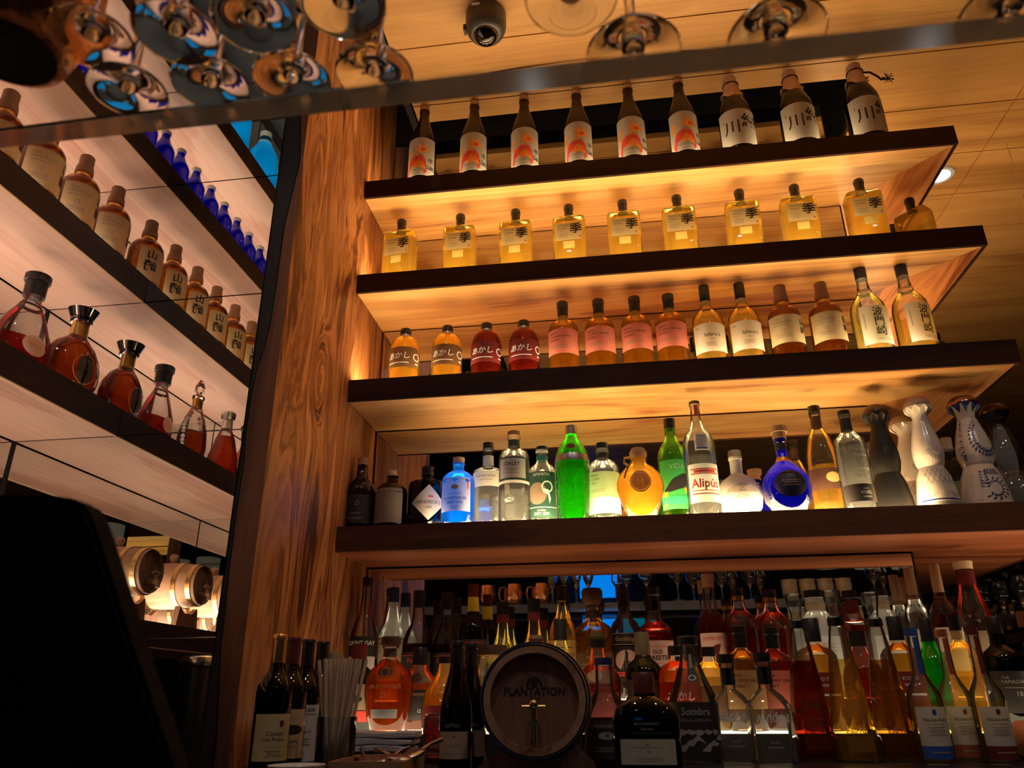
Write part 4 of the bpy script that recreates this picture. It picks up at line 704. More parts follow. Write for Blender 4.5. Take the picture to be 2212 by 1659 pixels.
# bar shelves (wrap round the mirror column)
names = ['top', 'second', 'third', 'lowest']
HW = .001
def wpts(pts): return [(W(x, y, 0).x, W(x, y, 0).y) for x, y in pts]
for i, (zb, zt) in enumerate(zip(ZB, ZT)):
    y1 = 2.1
    lab = ['topmost thick wooden shelf wrapping the mirror column, carrying tall brown sake bottles', 'second wooden shelf from the top, carrying square pale gold bottles', 'third wooden shelf from the top, carrying small whisky bottles', 'lowest deep brown wooden shelf, carrying the coloured gin and tequila bottles'][i]
    root = thing('wooden_shelf', lab, 'shelf', (0, 0, 0), 0, 'wooden shelves of the bar bay')
    xr = XR if i < 3 else .60; xl = XL+.0008
    zw0, zw1 = zb*S+EYE, zt*S+EYE
    dep = 0.0045
    fm = M['fascia_x'] if i < 3 else M['low_shelf']
    obj('front_edge', ubox((xl, 1.0, zb), (xr, 1.0+dep, zt)), fm, root)
    obj('end_edge', ubox((xr-dep, 1.0+dep+.0003, zb), (xr, y1, zt)), fm, root)
    b1 = prism(wpts([(xl, 1.0+dep+.0003), (xr-dep-.0003, 1.0+dep+.0003), (XC, MY-.0005+.004), (xl, MY+.0035)]), zw0+.0015, zw1-.0005)
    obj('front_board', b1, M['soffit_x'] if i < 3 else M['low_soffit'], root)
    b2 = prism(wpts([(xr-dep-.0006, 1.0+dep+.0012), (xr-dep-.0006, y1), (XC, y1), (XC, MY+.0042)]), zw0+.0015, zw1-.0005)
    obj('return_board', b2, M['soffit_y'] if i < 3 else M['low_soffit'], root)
    # recessed lit strip under the bottles
    x0, x1 = ((-.372, .40), (-.372, .40), (-.372, .45), (-.25, .40))[i]
    obj('light_strip', ubox((x0, 1.012 if i < 3 else 1.007, zt+.0001), (x1, 1.056 if i < 3 else 1.075, zt+.0005)), (M['strip_top'], M['strip_warm'], M['strip_warm'], M['strip_white'])[i], root)
    if i < 3: obj('light_strip', ubox((.452, 1.12, zt+.0001), (.492, 2.0, zt+.0005)), M['strip_top'], root)  # extra strip added along the return to brighten the ceiling at right
# bar mirrors between the shelves
zz = [(CZ, ZT[0])] + [(ZB[i], ZT[i+1]) for i in range(3)] + [(ZB[3], .004)]
where = ['above the top sake shelf', 'behind the square gold bottles', 'behind the small whisky bottles', 'behind the gin and tequila bottles', 'behind the crowded back counter']
for (z1, z0), w_ in zip(zz, where):
    top = .984 if z1 == CZ else z1-.0022
    tag(obj('mirror', ubox((XL+.0035, MY, z0+.001), (XC-.0025, MY+.0035, top)), M['mirror']), 'bar back mirror panel '+w_, 'mirror', 'mirror panels of the bar back')
struct('trim_2', ubox((XC-.0022, MY-.0012, 0.004), (XC, MY+.0038, .187)), M['black'])
for k, (z1, z0) in enumerate(zz[:-1]): struct('trim_%d' % (k+3), ubox((XC-.0022, MY-.0006, z0+.001), (XC, MY+.0038, (1.04 if k == 0 else z1-.001))), M['black'])

# left bay: shelves run towards the viewer, mirrors behind and at the back
LX0, LX1, LY0 = -.704, -.572, .342
LB = [.820, .643, .465, .288, .062]
for i, zb in enumerate(LB):
    zt = zb+.033 if i < 4 else .092
    lab = ['highest shelf of the mirrored left bay, rosy underside, with bright blue bottles above it', 'left bay shelf with small cobalt bottles', 'left bay shelf with wooden-capped whisky bottles', 'left bay shelf with cognac decanters', 'lowest left bay shelf, carrying small barrels'][i]
    root = thing('wooden_shelf', lab, 'shelf', (0, 0, 0), 0, 'wooden shelves of the left bay')
    obj('front_edge', ubox((LX1-.004, LY0, zb+.001), (LX1, LM-.0006, zt)), M['fascia_y'], root)
    obj('board', ubox((LX0+.0005, LY0, zb), (LX1-.0043, LM-.0006, zt-.0004)), M['rosy_y'], root)
    obj('lip', ubox((LX1-.0043, LY0, zb-.0006), (LX1-.0005, LM-.0006, zb+.0008)), flat('pale edge lip', (.70, .46, .28), .5), root)
    obj('light_strip', ubox((-.652, LY0+.01, zt), (-.592, LM-.01, zt+.0004)), M['strip_rose'], root)
gaps = [1.10]+LB; tops = [LB[0]+.033]+[b+.033 for b in LB[1:4]]+[.092]
wl = ['over the bright blue bottles', 'over the cobalt bottles', 'over the wooden-capped whisky row', 'over the decanter row', 'over the small barrels', 'below the barrel shelf']
zlist = [(1.15, LB[0]+.0008)] + [(LB[i]-.0008, LB[i+1]+.0008) for i in range(4)] + [(LB[4]-.0008, -.2)]
for (z1, z0), w_ in zip(zlist, wl):
    tag(obj('mirror', ubox((LX0+.0002, LM, z0), (-.4165, LM+.003, z1)), M['mirror']), 'left mirror panel beside the slab, facing the room, '+w_, 'mirror', 'front-facing mirror panels of the left bay')
    zc1 = z1-.0015 if z1 < 1 else z1; zc0 = z0 + (.034 if z0 > -.1 else 0)
    tag(obj('mirror', ubox((LX0-.003, LY0, zc0), (LX0, LM-.003, zc1)), M['mirror']), 'left bay wall mirror behind the bottles, '+w_, 'mirror', 'wall mirrors of the left bay')
struct('trim_9', ubox((LX0-.001, LM-.0026, -.2), (LX0+.0012, LM-.0004, 1.15)), M['black'])
struct('wall_left_back', ubox((-.78, LM+.0045, FZ), (-.4165, LM+.03, 1.19)), M['steel'])
struct('wall_left_end', ubox((-.78, LY0-.02, FZ), (-.60, LY0-.004, 1.19)), M['dark_wall'])
tag(obj('mirror', ubox((LX0+.001, LY0-.003, .1), (-.575, LY0-.0005, 1.15)), M['mirror']), 'narrow end mirror closing the left bay nearest the viewer', 'mirror')
# ceiling bead line reflected in the left mirror
# back counter: granite ledges with lit glass steps
root = thing('back_counter', 'stepped black granite back counter with lit glass steps under the rows of bottles', 'counter', (0, 0, 0))
bm = ubox((XL+.0015, .56, FZ), (1.2, .846, -.0602)); obj('front_top', bm, M['granite'], root)
obj('ledge', ubox((XL+.0015,   .8465, FZ), (1.2, .948, -.060)), M['granite'], root)
obj('lower_step', ubox((XL+.0015, .9485, FZ), (1.2, 1.052, -.0362)), M['granite'], root)
obj('upper_step', ubox((XL+.0015, 1.0525, FZ), (1.2, MY+.003, -.0012)), M['granite'], root)
obj('lit_glass', ubox((XL+.003, .9480, -.0360), (1.19, 1.051, -.0350)), M['step_glow'], root)
obj('lit_glass', ubox((XL+.003, 1.0530, -.0010), (1.19, MY-.002, 0)), M['step_glow'], root)
root2 = thing('side_counter', 'dark granite counter below the left mirror, behind the black screen', 'counter', (0, 0, 0))
obj('counter_top', ubox((-.70, .42, -.14), (-.42, LM-.002, -.112)), M['granite'], root2); obj('cabinet', ubox((-.70, .44, FZ), (-.44, LM-.002, -.1405)), M['black'], root2)

# ------------------------------------------------------------------ bottle rows
def nth(desc, i, n, tail):
    if i == 0: w_ = 'leftmost of %s' % NUM[n]
    elif i == n-1: w_ = 'rightmost of %s' % NUM[n]
    else: w_ = '%s from left' % ORD[i]
    return '%s, %s, %s' % (desc, w_, tail)
NUM = {2: 'two', 3: 'three', 4: 'four', 5: 'five', 6: 'six', 7: 'seven', 8: 'eight', 9: 'nine', 10: 'ten'}
def on(key, tx, ty, Y, Z, label, group=None, rz=0, cat='bottle'):
    """stand a bottle on height Z at depth Y; tx,ty is where its cap is seen"""
    p = at_y(tx, ty, Y); q = W(p.x, Y, Z); return place(key, q.x, q.y, q.z, label, group, rz, cat)
def onz(key, tx, ty, Z, label, group=None, rz=0, cat='bottle'):
    p = at_z(tx, ty, Z+K[key]['H']/S); q = W(p.x, p.y, Z); return place(key, q.x, q.y, q.z, label, group, rz, cat)
def face(x, Y): return math.atan2(x, Y)*-1
E1 = .0006
xs = [918, 1025, 1132, 1245, 1356, 1465]
ys = [235, 238, 222, 214, 204, 190]
for i, (x, y) in enumerate(zip(xs, ys)):
    on('dragon', x, y, 1.043, ZT[0]+E1, nth('brown sake bottle with red dragon label', i, 6, 'on the top shelf'), 'dragon label sake bottles', .06*((i*7) % 3-1))
for i, (x, y) in enumerate(((1577, 184), (1706, 174), (1847, 165))):
    o = on('river', x, y, 1.045, ZT[0]+E1, ['paper-capped brown sake bottle next to the dragon labels, leftmost of three', 'paper-capped brown sake bottle, the middle one of three on the top shelf', 'paper-capped brown sake bottle with a dangling black tassel, right end of the top shelf'][i], 'paper-capped sake bottles', .08*i-.05)
    if i == 2:
        H, R = K['river']['H'], K['river']['D']/2
        tp = [(.45*R, -.1*R, .90*H), (.75*R, -.3*R, .87*H), (1.1*R, -.4*R, .80*H), (1.25*R, -.4*R, .765*H), (1.6*R, -.45*R, .765*H)]
        bm = tube(tp, .0032)
        for a in range(14): tube([(1.6*R, -.45*R, .765*H), (1.6*R+.018*math.cos(a*.45), -.45*R-.004*(a % 3), .765*H+.018*math.sin(a*.45))], .0012, 5, bm)
        obj('tassel', bm, M['black'], o, True)
sq = [(868, 484), (995, 474), (1114, 461), (1228, 451), (1344, 439), (1461, 429), (1596, 417), (1715, 408), (1854, 394)]
for i, (x, y) in enumerate(sq):
    on('square', x, y, 1.045, ZT[1]+E1, nth('square pale gold bottle with calligraphy label', i, 9, 'on the second shelf'), 'square pale gold bottles', -.12 if i == 0 else -.05+.02*((i*5) % 3))
onz('square', 1963, 431, ZT[1]+E1, 'square gold bottle turned away, alone past the mirror corner on the second shelf', 'square pale gold bottles', 2.3)
onz('square', 1926, 488, ZT[1]+E1, 'square bottle farther back, only its black cap peeking above the second shelf')
third = [('akashi_y', 877, 718, 'round-shouldered yellow whisky bottle', 0, 2), ('akashi_y', 967, 713, 'round-shouldered yellow whisky bottle', 1, 2),
    ('akashi_r', 1051, 705, 'round-shouldered dark red whisky bottle', 0, 2), ('akashi_r', 1131, 701, 'round-shouldered dark red whisky bottle', 1, 2),
    ('salmon', 1215, 667, 'bottle with salmon pink label', 0, 4), ('salmon', 1292, 662, 'bottle with salmon pink label', 1, 4), ('salmon', 1370, 657, 'bottle with salmon pink label', 2, 4), ('salmon', 1443, 651, 'bottle with salmon pink label', 3, 4),
    ('ichiro', 1521, 634, 'slim-necked gold bottle with white label', 0, 2), ('ichiro', 1597, 627, 'slim-necked gold bottle with white label', 1, 2),
    ('yama', 1685, 634, 'amber bottle with wooden cap and cream label', 0, 2), ('yama', 1773, 627, 'amber bottle with wooden cap and cream label', 1, 2)]
for k, x, y, d, i, n in third:
    on(k, x, y, 1.045, ZT[2]+E1, nth(d, i, n, 'on the third shelf'), 'small whisky bottles on the third shelf', .03*((i*5) % 3-1)+(-.10 if k == 'yama' else 0))
on('hato_p', 1861, 607, 1.045, ZT[2]+E1, 'pale bottle with white calligraphy label, second from the right on the third shelf', 'calligraphy label pair on the third shelf', .10)
on('hato_g', 1951, 605, 1.045, ZT[2]+E1, 'golden bottle with white calligraphy label at the right end of the third shelf', 'calligraphy label pair on the third shelf', .28)
onz('small_dark', 2021, 722, ZT[2]+E1, 'small dark bottle just right of the last golden calligraphy bottle on the third shelf')
gin = [('sherry', 787, 966, 1.045, 'very dark brown-capped bottle at the left end of the gin shelf, beside the slab', 0), ('apothecary', 850, 992, 1.05, 'brown apothecary gin bottle with an engraved monkey stamp label', 0), ('blackgin', 925, 998, 1.06, 'black gin bottle with a white diamond label', .35),
    ('bluegin', 991, 1003, 1.03, 'bright blue ribbed gin bottle with a cork and white label', 0), ('botanist', 1055, 953, 1.055, 'clear embossed gin bottle with black cap, right of the blue one', 0), ('oxley', 1110, 931, 1.033, 'tall clear gin bottle with a dark-framed white label', 0), ('sipsmith', 1170, 958, 1.058, 'clear gin bottle with a dark green swan label', 0), ('tanq', 1233, 929, 1.033, 'fluted bright green gin bottle with a silver band', 0),
    ('nikkagin', 1299, 950, 1.055, 'clear gin bottle with a pale green and white label', 0), ('jug', 1378, 980, 1.03, 'squat golden jug-shaped tequila bottle with handle and cord', 0), ('vida', 1444, 900, 1.06, 'tall olive green mezcal bottle with a bright green label', .05), ('alipus', 1500, 878, 1.033, 'tall clear mezcal bottle with a red and white label', .1),
    ('whiteglobe', 1586, 978, 1.057, 'frosted white globe-shaped bottle on the gin shelf', 0), ('blueglobe', 1682, 937, 1.03, 'dark blue globe-shaped bottle with a tall brown stopper', 0), ('bandtequila', 1748, 829, 1.06, 'tall bottle of gold tequila with a wide brown band label', .1), ('dobel', 1818, 870, 1.03, 'clear tequila bottle with a black lower label and pale engraved writing', .1),
    ('clase_b', 1880, 838, 1.062, 'matt black hourglass ceramic decanter with a domed top', .1), ('clase_w', 1972, 838, 1.04, 'white hourglass ceramic decanter with quilted relief, in front of its twin', .1), ('clase_blue', 2068, 830, 1.045, 'white hourglass decanter painted with blue leaves and a bronze dome', .1), ('clase_x', 2133, 836, 1.085, 'clear crystal hourglass decanter at the far right of the gin shelf', 0)]
for k, x, y, Y, d, rz in gin: on(k, x, y, Y, ZT[3]+E1, d, 'gin and tequila bottles on the lowest shelf', rz)
on('clase_w', 1943, 876, 1.115, ZT[3]+E1, 'white hourglass ceramic decanter half hidden behind its quilted twin', 'gin and tequila bottles on the lowest shelf', .2)
onz('plain_clear', 2040, 948, ZT[3]+E1, 'pale green-labelled clear bottle seen between the two painted white decanters', None, .4)

# left bay bottles
LZ = [b+.0336 for b in LB[:4]]+[.0926]
def lplace(key, X, Y, Z, label, group, rz, cat='bottle'):
    q = W(X, Y, Z); return place(key, q.x, q.y, q.z, label, group, rz, cat)
for i, Y in enumerate((.735, .673, .612, .552, .490, .428, .372)):
    d = 'amber wooden-capped bottle on the left bay shelf, '
    t = 'right beside the mirror' if i == 0 else '%s from the mirror' % ORD[i]
    lplace('yama2', -.612, Y, LZ[2], d+t, 'wooden-capped whisky bottles in the left bay', 1.40)
for i, Y in enumerate((.752, .712, .668, .624, .580, .536, .492, .448, .404, .362)):
    t = 'right beside the mirror' if i == 0 else '%s from the mirror' % ORD[i]
    lplace('bluesake', -.606, Y, LZ[1], 'small cobalt bottle on the left bay shelf, '+t, 'cobalt bottles in the left bay', .9)
for i, Y in enumerate((.70, .592, .485, .40)):
    t = 'right beside the mirror' if i == 0 else '%s from the mirror' % ORD[i]
    lplace('cyansake', -.605, Y, LZ[0], 'bright cyan bottle on the highest left shelf, '+t, 'cyan bottles on the highest left shelf', .9)
for k, X, Y, d in (('xo', -.613, .726, 'ribbed round cognac decanter with amber liquid and chrome stopper, next to the mirror'), ('flask', -.612, .648, 'broad-shouldered clear cognac bottle with red liquid and black cap'), ('louis', -.612, .555, 'crystal cognac decanter with beaded sides and a spiked stopper'), ('deccog', -.612, .462, 'slim dark red cognac decanter with a silver stopper'), ('flask', -.612, .39, 'broad-shouldered cognac bottle nearest the viewer on the decanter shelf')):
    lplace(k, X, Y, LZ[3], d, 'cognac bottles in the left bay', 1.45)
# small barrels on the lowest left shelf
def mini_barrel(Y, lab):
    q = W(-.572, Y, .0); Z = .150*S+EYE; x1 = -.574*S; Ln = .10*S; R1 = .0265*S; R2 = .0315*S
    root = thing('small_barrel', lab, 'barrel', (x1-Ln/2, Y*S, .0926*S+EYE), 0, 'small brass-hooped barrels in the left bay')
    cz = .150*S-.0926*S
    n = 12; prof = [(R1+(R2-R1)*math.sin(PI*i/n), -Ln/2+Ln*i/n) for i in range(n+1)]
    obj('staves', axis_lathe(prof, (0, 0, cz), (1, 0, 0), 36, capb=True, capt=False), M['barrel_wood_x'], root, True)
    obj('head', axis_lathe([(R1*.9, 0), (R1*.9, .004)], (Ln/2-.012, 0, cz), (1, 0, 0), 36), M['head_wood'], root)
    for t in (.08, .28, .72, .92):
        r = R1+(R2-R1)*math.sin(PI*t)+.0008
        obj('hoop', axis_lathe([(r-.0005, -.006), (r+.0006, -.006), (r+.0006, .006), (r-.0005, .006)], (-Ln/2+Ln*t, 0, cz), (1, 0, 0), 36, capb=False, capt=False), M['brass'], root, True)
    bm = tube([(Ln/2-.01, 0, cz-.022), (Ln/2+.02, 0, cz-.022)], .006); tube([(Ln/2+.012, 0, cz-.022), (Ln/2+.012, 0, cz-.006)], .004, bm=bm); tube([(Ln/2+.012, -.012, cz-.004), (Ln/2+.012, .012, cz-.004)], .0045, bm=bm); tube([(Ln/2+.02, 0, cz-.022), (Ln/2+.02, 0, cz-.036)], .005, bm=bm)
    obj('tap', bm, CORKW, root, True)
    obj('bung', lathe([(.006, cz+R2-.003), (.009, cz+R2+.008), (.011, cz+R2+.016), (.007, cz+R2+.022)], 16), CORKW, root, True)
    for sx in (-1, 1):
        bm = prism([(-.050, -.0), (.050, 0), (.040, .05), (.018, .035), (-.018, .035), (-.040, .05)], -.007, .007)
        for v in bm.verts: v.co = Vector((v.co.z+sx*Ln*.3, v.co.x, v.co.y))
        obj('cradle', bm, M['head_wood'], root)
for i, Y in enumerate((.657, .531, .415)): mini_barrel(Y, 'small brass-hooped barrel with a tap on the lowest left shelf, '+['nearest the mirror', 'the middle one', 'farthest from the mirror'][i])
q = W(-.61, .735, .0926); place('clase_w', q.x, q.y, q.z, 'pale glazed carafe beside the small barrels, close to the mirror', None, .9, 'carafe', .62)
# canister on the side counter
q = W(-.52, .60, -.112); root = thing('canister', 'black canister with a steel lid on the side counter', 'canister', q)
obj('body', lathe([(.046, 0), (.047, .27), (.045, .275)], 36), M['satin_black'], root, True); obj('lid', lathe([(.052, .2755), (.053, .285), (.050, .293), (.03, .297)], 36), M['steel'], root, True)
q = W(-.47, .52, -.112); root = thing('steel_ladle', 'thin steel ladle lying over a dark bowl on the side counter', 'ladle', q)
obj('handle', tube([(0, -.05, .13), (.0, .02, .15), (0, .12, .16)], .0035), M['steel'], root, True); obj('bowl', lathe([(.03, 0), (.06, .03), (.075, .075), (.072, .075), (.05, .03)], 28), M['satin_black'], root, True)

# back row on the upper step
A = 1.088; AZ = .0004
back = [('mount', 795, 1254, 'tall clear-necked rum bottle with a black and white label, leftmost on the back row'), ('jmwhite', 852, 1272, 'clear rum bottle with a blue-black cap and tan label'), ('harbour', 906, 1286, 'dark red rum bottle with black cap, left of its twin, back row'), ('harbour', 967, 1286, 'dark red rum bottle with black cap, right of its twin, back row'), ('blackrum', 1023, 1272, 'black rum bottle with a yellow neck label'),
    ('netpale', 1086, 1312, 'netted round bottle of pale yellow spirit above the barrel'), ('netamber', 1153, 1310, 'netted round bottle of amber spirit above the barrel'), ('amberlabel', 1212, 1273, 'tall bottle with an ochre label and black cap behind the barrel'), ('reserve', 1279, 1293, 'amber reserve rum bottle with a broad dark stopper'), ('goslings', 1345, 1270, 'dark rum bottle with a black label and peach disc'), ('forester', 1410, 1287, 'square-shouldered bourbon bottle with a rose paper label'), ('kettle', 1527, 1240, 'tall red-brown bottle whose cork touches the shelf above'),
    ('roundsh', 1594, 1296, 'round-shouldered red bourbon bottle, left of its twin, back row'), ('roundsh', 1663, 1296, 'round-shouldered red bourbon bottle, right of its twin, back row'), ('frost', 1762, 1312, 'frosted bottle with a black cap between the first two tapering bottles'), ('mich', 1838, 1302, 'dark red bottle with a silver ring between the last two tapering bottles'), ('frost', 1902, 1300, 'frosted bottle with a black cap right of the tapering bottles'),
    ('woodcork', 1962, 1234, 'clear bottle with a tall wooden stopper and beige label, back row right'), ('woodcork_r', 2018, 1232, 'red-brown bottle with a tall wooden stopper, back row right'), ('cone', 2078, 1216, 'conical clear bottle with a maroon neck wrap at the right of the back row')]
for n_, (k, x, y, d) in enumerate(back): on(k, x, y, 1.078+.027*(n_ % 2), AZ, d, 'back row of counter bottles')
mid = [('rhumvo', 778, 1391, 1.018, 'dark green rum bottle with tan and red labels beside the straws'), ('apple21', 845, 1385, 0.975, 'round orange rum bottle with a grey neck label, in front of the tan label'), ('apple12', 908, 1402, 1.014, 'round orange rum bottle with a long black neck'), ('diplo', 962, 1432, 0.982, 'squat golden rum bottle half hidden behind the black sherry bottles'), ('jar', 1062, 1412, 1.0, 'cylindrical glass jar with a brown lid behind the barrel'), ('pineapple', 1209, 1331, 1.02, 'straw-coloured rum bottle with a dark cap directly right of the barrel top'),
    ('redrum', 1290, 1394, 1.0, 'clear-necked bottle of red rum behind the dark scotch bottle'), ('oliveneck', 1386, 1379, 1.015, 'dark bottle with an olive foil neck behind the flat green bottle'), ('akashi_o', 1461, 1412, 0.98, 'orange whisky bottle with round shoulders and white brush writing'), ('akashi_g', 1529, 1411, 1.012, 'golden glowing whisky bottle directly left of the first clear square bottle'),
    ('malt', 1597, 1371, 0.985, 'whisky bottle with an ochre label behind the left clear square bottle'), ('grain', 1665, 1371, 1.012, 'whisky bottle with a brick red label behind the right clear square bottle'), ('kyoto', 1757, 1385, 0.985, 'amber whisky bottle hidden behind the first tapering bottle'), ('redround', 1852, 1382, 1.012, 'round red bourbon bottle behind the tapering bottles'), ('kyoto', 1934, 1362, 0.982, 'whisky bottle with black cap right behind the third tapering bottle'), ('greenb', 2000, 1360, 1.014, 'emerald green bottle with a black cap between two straw tequilas'), ('goldtin', 2064, 1360, 0.982, 'golden bottle with a black cap behind the orange-necked tequila'), ('yama18', 2150, 1366, 1.01, 'black whisky bottle near the right edge, behind the maroon-strip tequila')]
for k, x, y, Y, d in mid: on(k, x, y, Y, -.0346, d, 'middle row of counter bottles')
B = .895; BZ = -.0596
fr = [('sombra', 1487, 1405, 'conical-necked mezcal bottle with a black gothic lettered sleeve'), ('avion', 1567, 1420, 'clear square-bodied tequila bottle, left of its twin on the front ledge'), ('avion', 1645, 1416, 'clear square-bodied tequila bottle, right of its twin on the front ledge'),
    ('cinc_r', 1713, 1286, 'tall tapering bottle of red spirit with a glass stopper'), ('cinc_a', 1795, 1283, 'tall tapering bottle of golden spirit, the middle one of three'), ('cinc_m', 1877, 1279, 'tall tapering bottle of amber spirit, rightmost of the three'), ('ocho_b', 1967, 1360, 'straw tequila bottle with a blue neck strip'), ('ocho_o', 2030, 1356, 'straw tequila bottle with an orange neck strip'), ('ocho_m', 2097, 1356, 'straw tequila bottle with a maroon neck strip')]
for n_, (k, x, y, d) in enumerate(fr): on(k, x, y, .884+.024*(n_ % 2), BZ, d, 'front row on the granite ledge', .06 if x > 1690 else 0)
F = -.0598
for k, x, y, Y, rz, d in (('wine1', 605, 1386, .712, .55, 'wine bottle with gold foil and a yellow label, leftmost by the slab'), ('wine2', 637, 1387, .745, .5, 'wine bottle with dark red foil and a tan label'), ('wine3', 667, 1395, .778, .45, 'wine bottle with black foil and a white label'), ('wine4', 698, 1397, .812, 0, 'dark wine bottle right behind the paper straws'),
        ('lustau', 988, 1390, .755, 0, 'black sherry bottle with a buff label, in front of its twin'), ('lustau', 1018, 1390, .785, .3, 'black sherry bottle tucked behind its twin, left of the barrel'), ('chivas', 1303, 1428, .815, 0, 'dark scotch bottle with a navy cap right of the barrel'), ('buchan', 1388, 1450, .745, 0, 'flat dark green scotch bottle with a parchment label')):
    on(k, x, y, Y, (F if Y < .829 else BZ), d, 'bottles on the front counter', rz)
on('oliveneck', 724, 1384, .905, BZ, 'dark bottle with a brown-green foil neck behind the paper straws')

# keep neighbouring bottles from touching: slim the pair where the gap is too small
for it_ in range(3):
    fac = {}
    for i in range(len(PLACED)):
        for j in range(i+1, len(PLACED)):
            a, b = PLACED[i], PLACED[j]
            if abs(a[5]-b[5]) > .12: continue
            dx, dy = abs(a[3]-b[3]), abs(a[4]-b[4]); d = math.hypot(dx, dy)
            if d < 1e-6: print('SAME', a[0]['label'], b[0]['label']); continue
            c_, s_ = dx/d, dy/d
            need = 1/math.sqrt((c_/(a[1]+b[1]))**2+(s_/(a[2]+b[2]))**2)
            if d < need*1.01:
                f = max(.6, d/(need*1.012))
                for q in (i, j): fac[q] = min(fac.get(q, 1), f)
                if f < .82 and it_ == 0: print('TIGHT %.2f' % f, a[0].name, a[0]['label'], '|', b[0].name, b[0]['label'])
    for q, f in fac.items():
        P = PLACED[q]; P[1] *= f; P[2] *= f; P[0].scale = (P[0].scale.x*f, P[0].scale.y*f, P[0].scale.z)
# ------------------------------------------------------------------ things on the counter
# rum barrel facing the viewer
c = at_y(1147, 1512, .70); ctr = W(c.x, .70, c.z); R = .0437*S; Ln = .092*S
root = thing('rum_barrel', 'wooden cask with a brass tap and a printed sun emblem, lying on a dark stand', 'barrel', (ctr.x, ctr.y+Ln/2, F*S+EYE), .06)
cz = ctr.z-(F*S+EYE); n = 14
prof = [(R+.011*math.sin(PI*i/n), -Ln/2+Ln*i/n) for i in range(n+1)]
obj('staves', axis_lathe(prof+[(R-.010, Ln/2), (R-.010, Ln/2-.02)], (0, 0, cz), (0, -1, 0), 56, capt=False), M['barrel_wood'], root, True)
hd = obj('head', axis_lathe([(R-.009, 0), (R-.009, .006)], (0, -Ln/2+.018, cz), (0, -1, 0), 56), M['head_wood'], root)
for t in (.05, .22, .78, .95):
    r = R+.011*math.sin(PI*t)+.0006
    obj('hoop', axis_lathe([(r, -.008), (r+.0012, -.008), (r+.0012, .008), (r, .008)], (0, Ln/2-Ln*t, cz), (0, -1, 0), 56, capb=False, capt=False), M['iron'], root, True)
bm = bmesh.new(); mats = [INK]; yb = -Ln/2+.0110
def flat_text(s, x, z, size, bold=0, sx=1):
    vs, fs = text_mesh(s, bold); st = [bm.verts.new((x+a*size*sx, yb, z+b*size)) for a, b in vs]
    for f in fs:
        try: bm.faces.new([st[i] for i in f])
        except ValueError: pass
flat_text('PLANTATION', 0, cz+.012, .0165, .02, .95); flat_text('· 2018 ·', 0, cz+.001, .008)
for i in range(13):
    a = PI*i/12; v = [(.016, a-.03), (.027+.006*(i % 2), a), (.016, a+.03)]
    bm.faces.new([bm.verts.new((r*math.cos(t), yb, cz+.021+r*math.sin(t))) for r, t in v])
def disc(r0, r1, x, z, a0=0, a1=2*PI):
    k = 20
    for i in range(k):
        a, b = a0+(a1-a0)*i/k, a0+(a1-a0)*(i+1)/k
        bm.faces.new([bm.verts.new((x+r*math.cos(t), yb, z+r*math.sin(t))) for r, t in ((r0, a), (r1, a), (r1, b), (r0, b))])
disc(.009, .013, 0, cz+.021, 0, PI); disc(.0015, .005, 0, cz+.024)
obj('printed_emblem', bm, mats, root)
bm = tube([(0, -Ln/2+.012, cz-.034), (0, -Ln/2-.030, cz-.034)], .008, 14); tube([(0, -Ln/2-.020, cz-.040), (0, -Ln/2-.020, cz-.008)], .0055, 12, bm); tube([(-.018, -Ln/2-.020, cz-.010), (.018, -Ln/2-.020, cz-.010)], .0035, 10, bm); tube([(0, -Ln/2-.030, cz-.034), (0, -Ln/2-.032, cz-.060)], .0062, 12, bm)
bmesh.ops.create_uvsphere(bm, u_segments=14, v_segments=8, radius=.0075, matrix=Matrix.Translation((0, -Ln/2-.020, cz-.006))); obj('brass_tap', bm, M['brass'], root, True)
obj('bung', lathe([(.010, cz+R+.007), (.013, cz+R+.016), (.010, cz+R+.022)], 18), CORKW, root, True)
for sy in (-1, 1):
    bm = prism([(-.085, 0), (.085, 0), (.090, .02), (.075, .040), (.060, .066), (.035, .041), (0, .0335), (-.035, .041), (-.060, .066), (-.075, .040), (-.090, .02)], -.009, .009)
    top = cz-R-.0085
    for v in bm.verts: v.co = Vector((v.co.x, v.co.z+sy*Ln*.30, v.co.y*min(1.0, top/.033)))
    obj('stand', bm, M['head_wood'], root)
# paper straws in a glass
q = W(at_y(722, 1640, .70).x, .70, F); root = thing('straw_glass', 'straight clear glass holding the bundle of paper straws', 'glass', q)
obj('tumbler', lathe([(.028, 0), (.030, .003), (.031, .085), (.0295, .085), (.0285, .006), (.0, .005)], 32, capt=False), G['clear'], root, True)
STR = flat('beige paper straw', (.62, .48, .36), .7, var=.06)
random.seed(3); nS = 22
proto = None
for i in range(nS):
    a = 2.4*i; rb = .020*math.sqrt((i+.5)/nS); rt = .036*math.sqrt((i+.5)/nS)
    bx_, by_ = rb*math.cos(a), rb*math.sin(a); txx, tyy = rt*math.cos(a+.2), rt*math.sin(a+.2)
    d = Vector((txx*1.15-bx_*.6, (tyy-by_*.6)*.6, .16)); h = .205+.006*random.random()
    if proto is None:
        bm = lathe([(.0028, 0), (.0028, .165), (.0021, .165), (.0021, .004)], 10, capt=False); proto = obj('paper_straw', bm, STR, None, True); o = proto
    else: o = proto.copy(); C.objects.link(o)
    o.location = (q.x+bx_*.6, q.y+by_*.6, q.z+.0065); o.rotation_euler = Vector((0, 0, 1)).rotation_difference(d).to_euler()
    tag(o, 'beige paper straw standing in the glass beside the wine bottles', 'straw', 'paper straws in the glass')
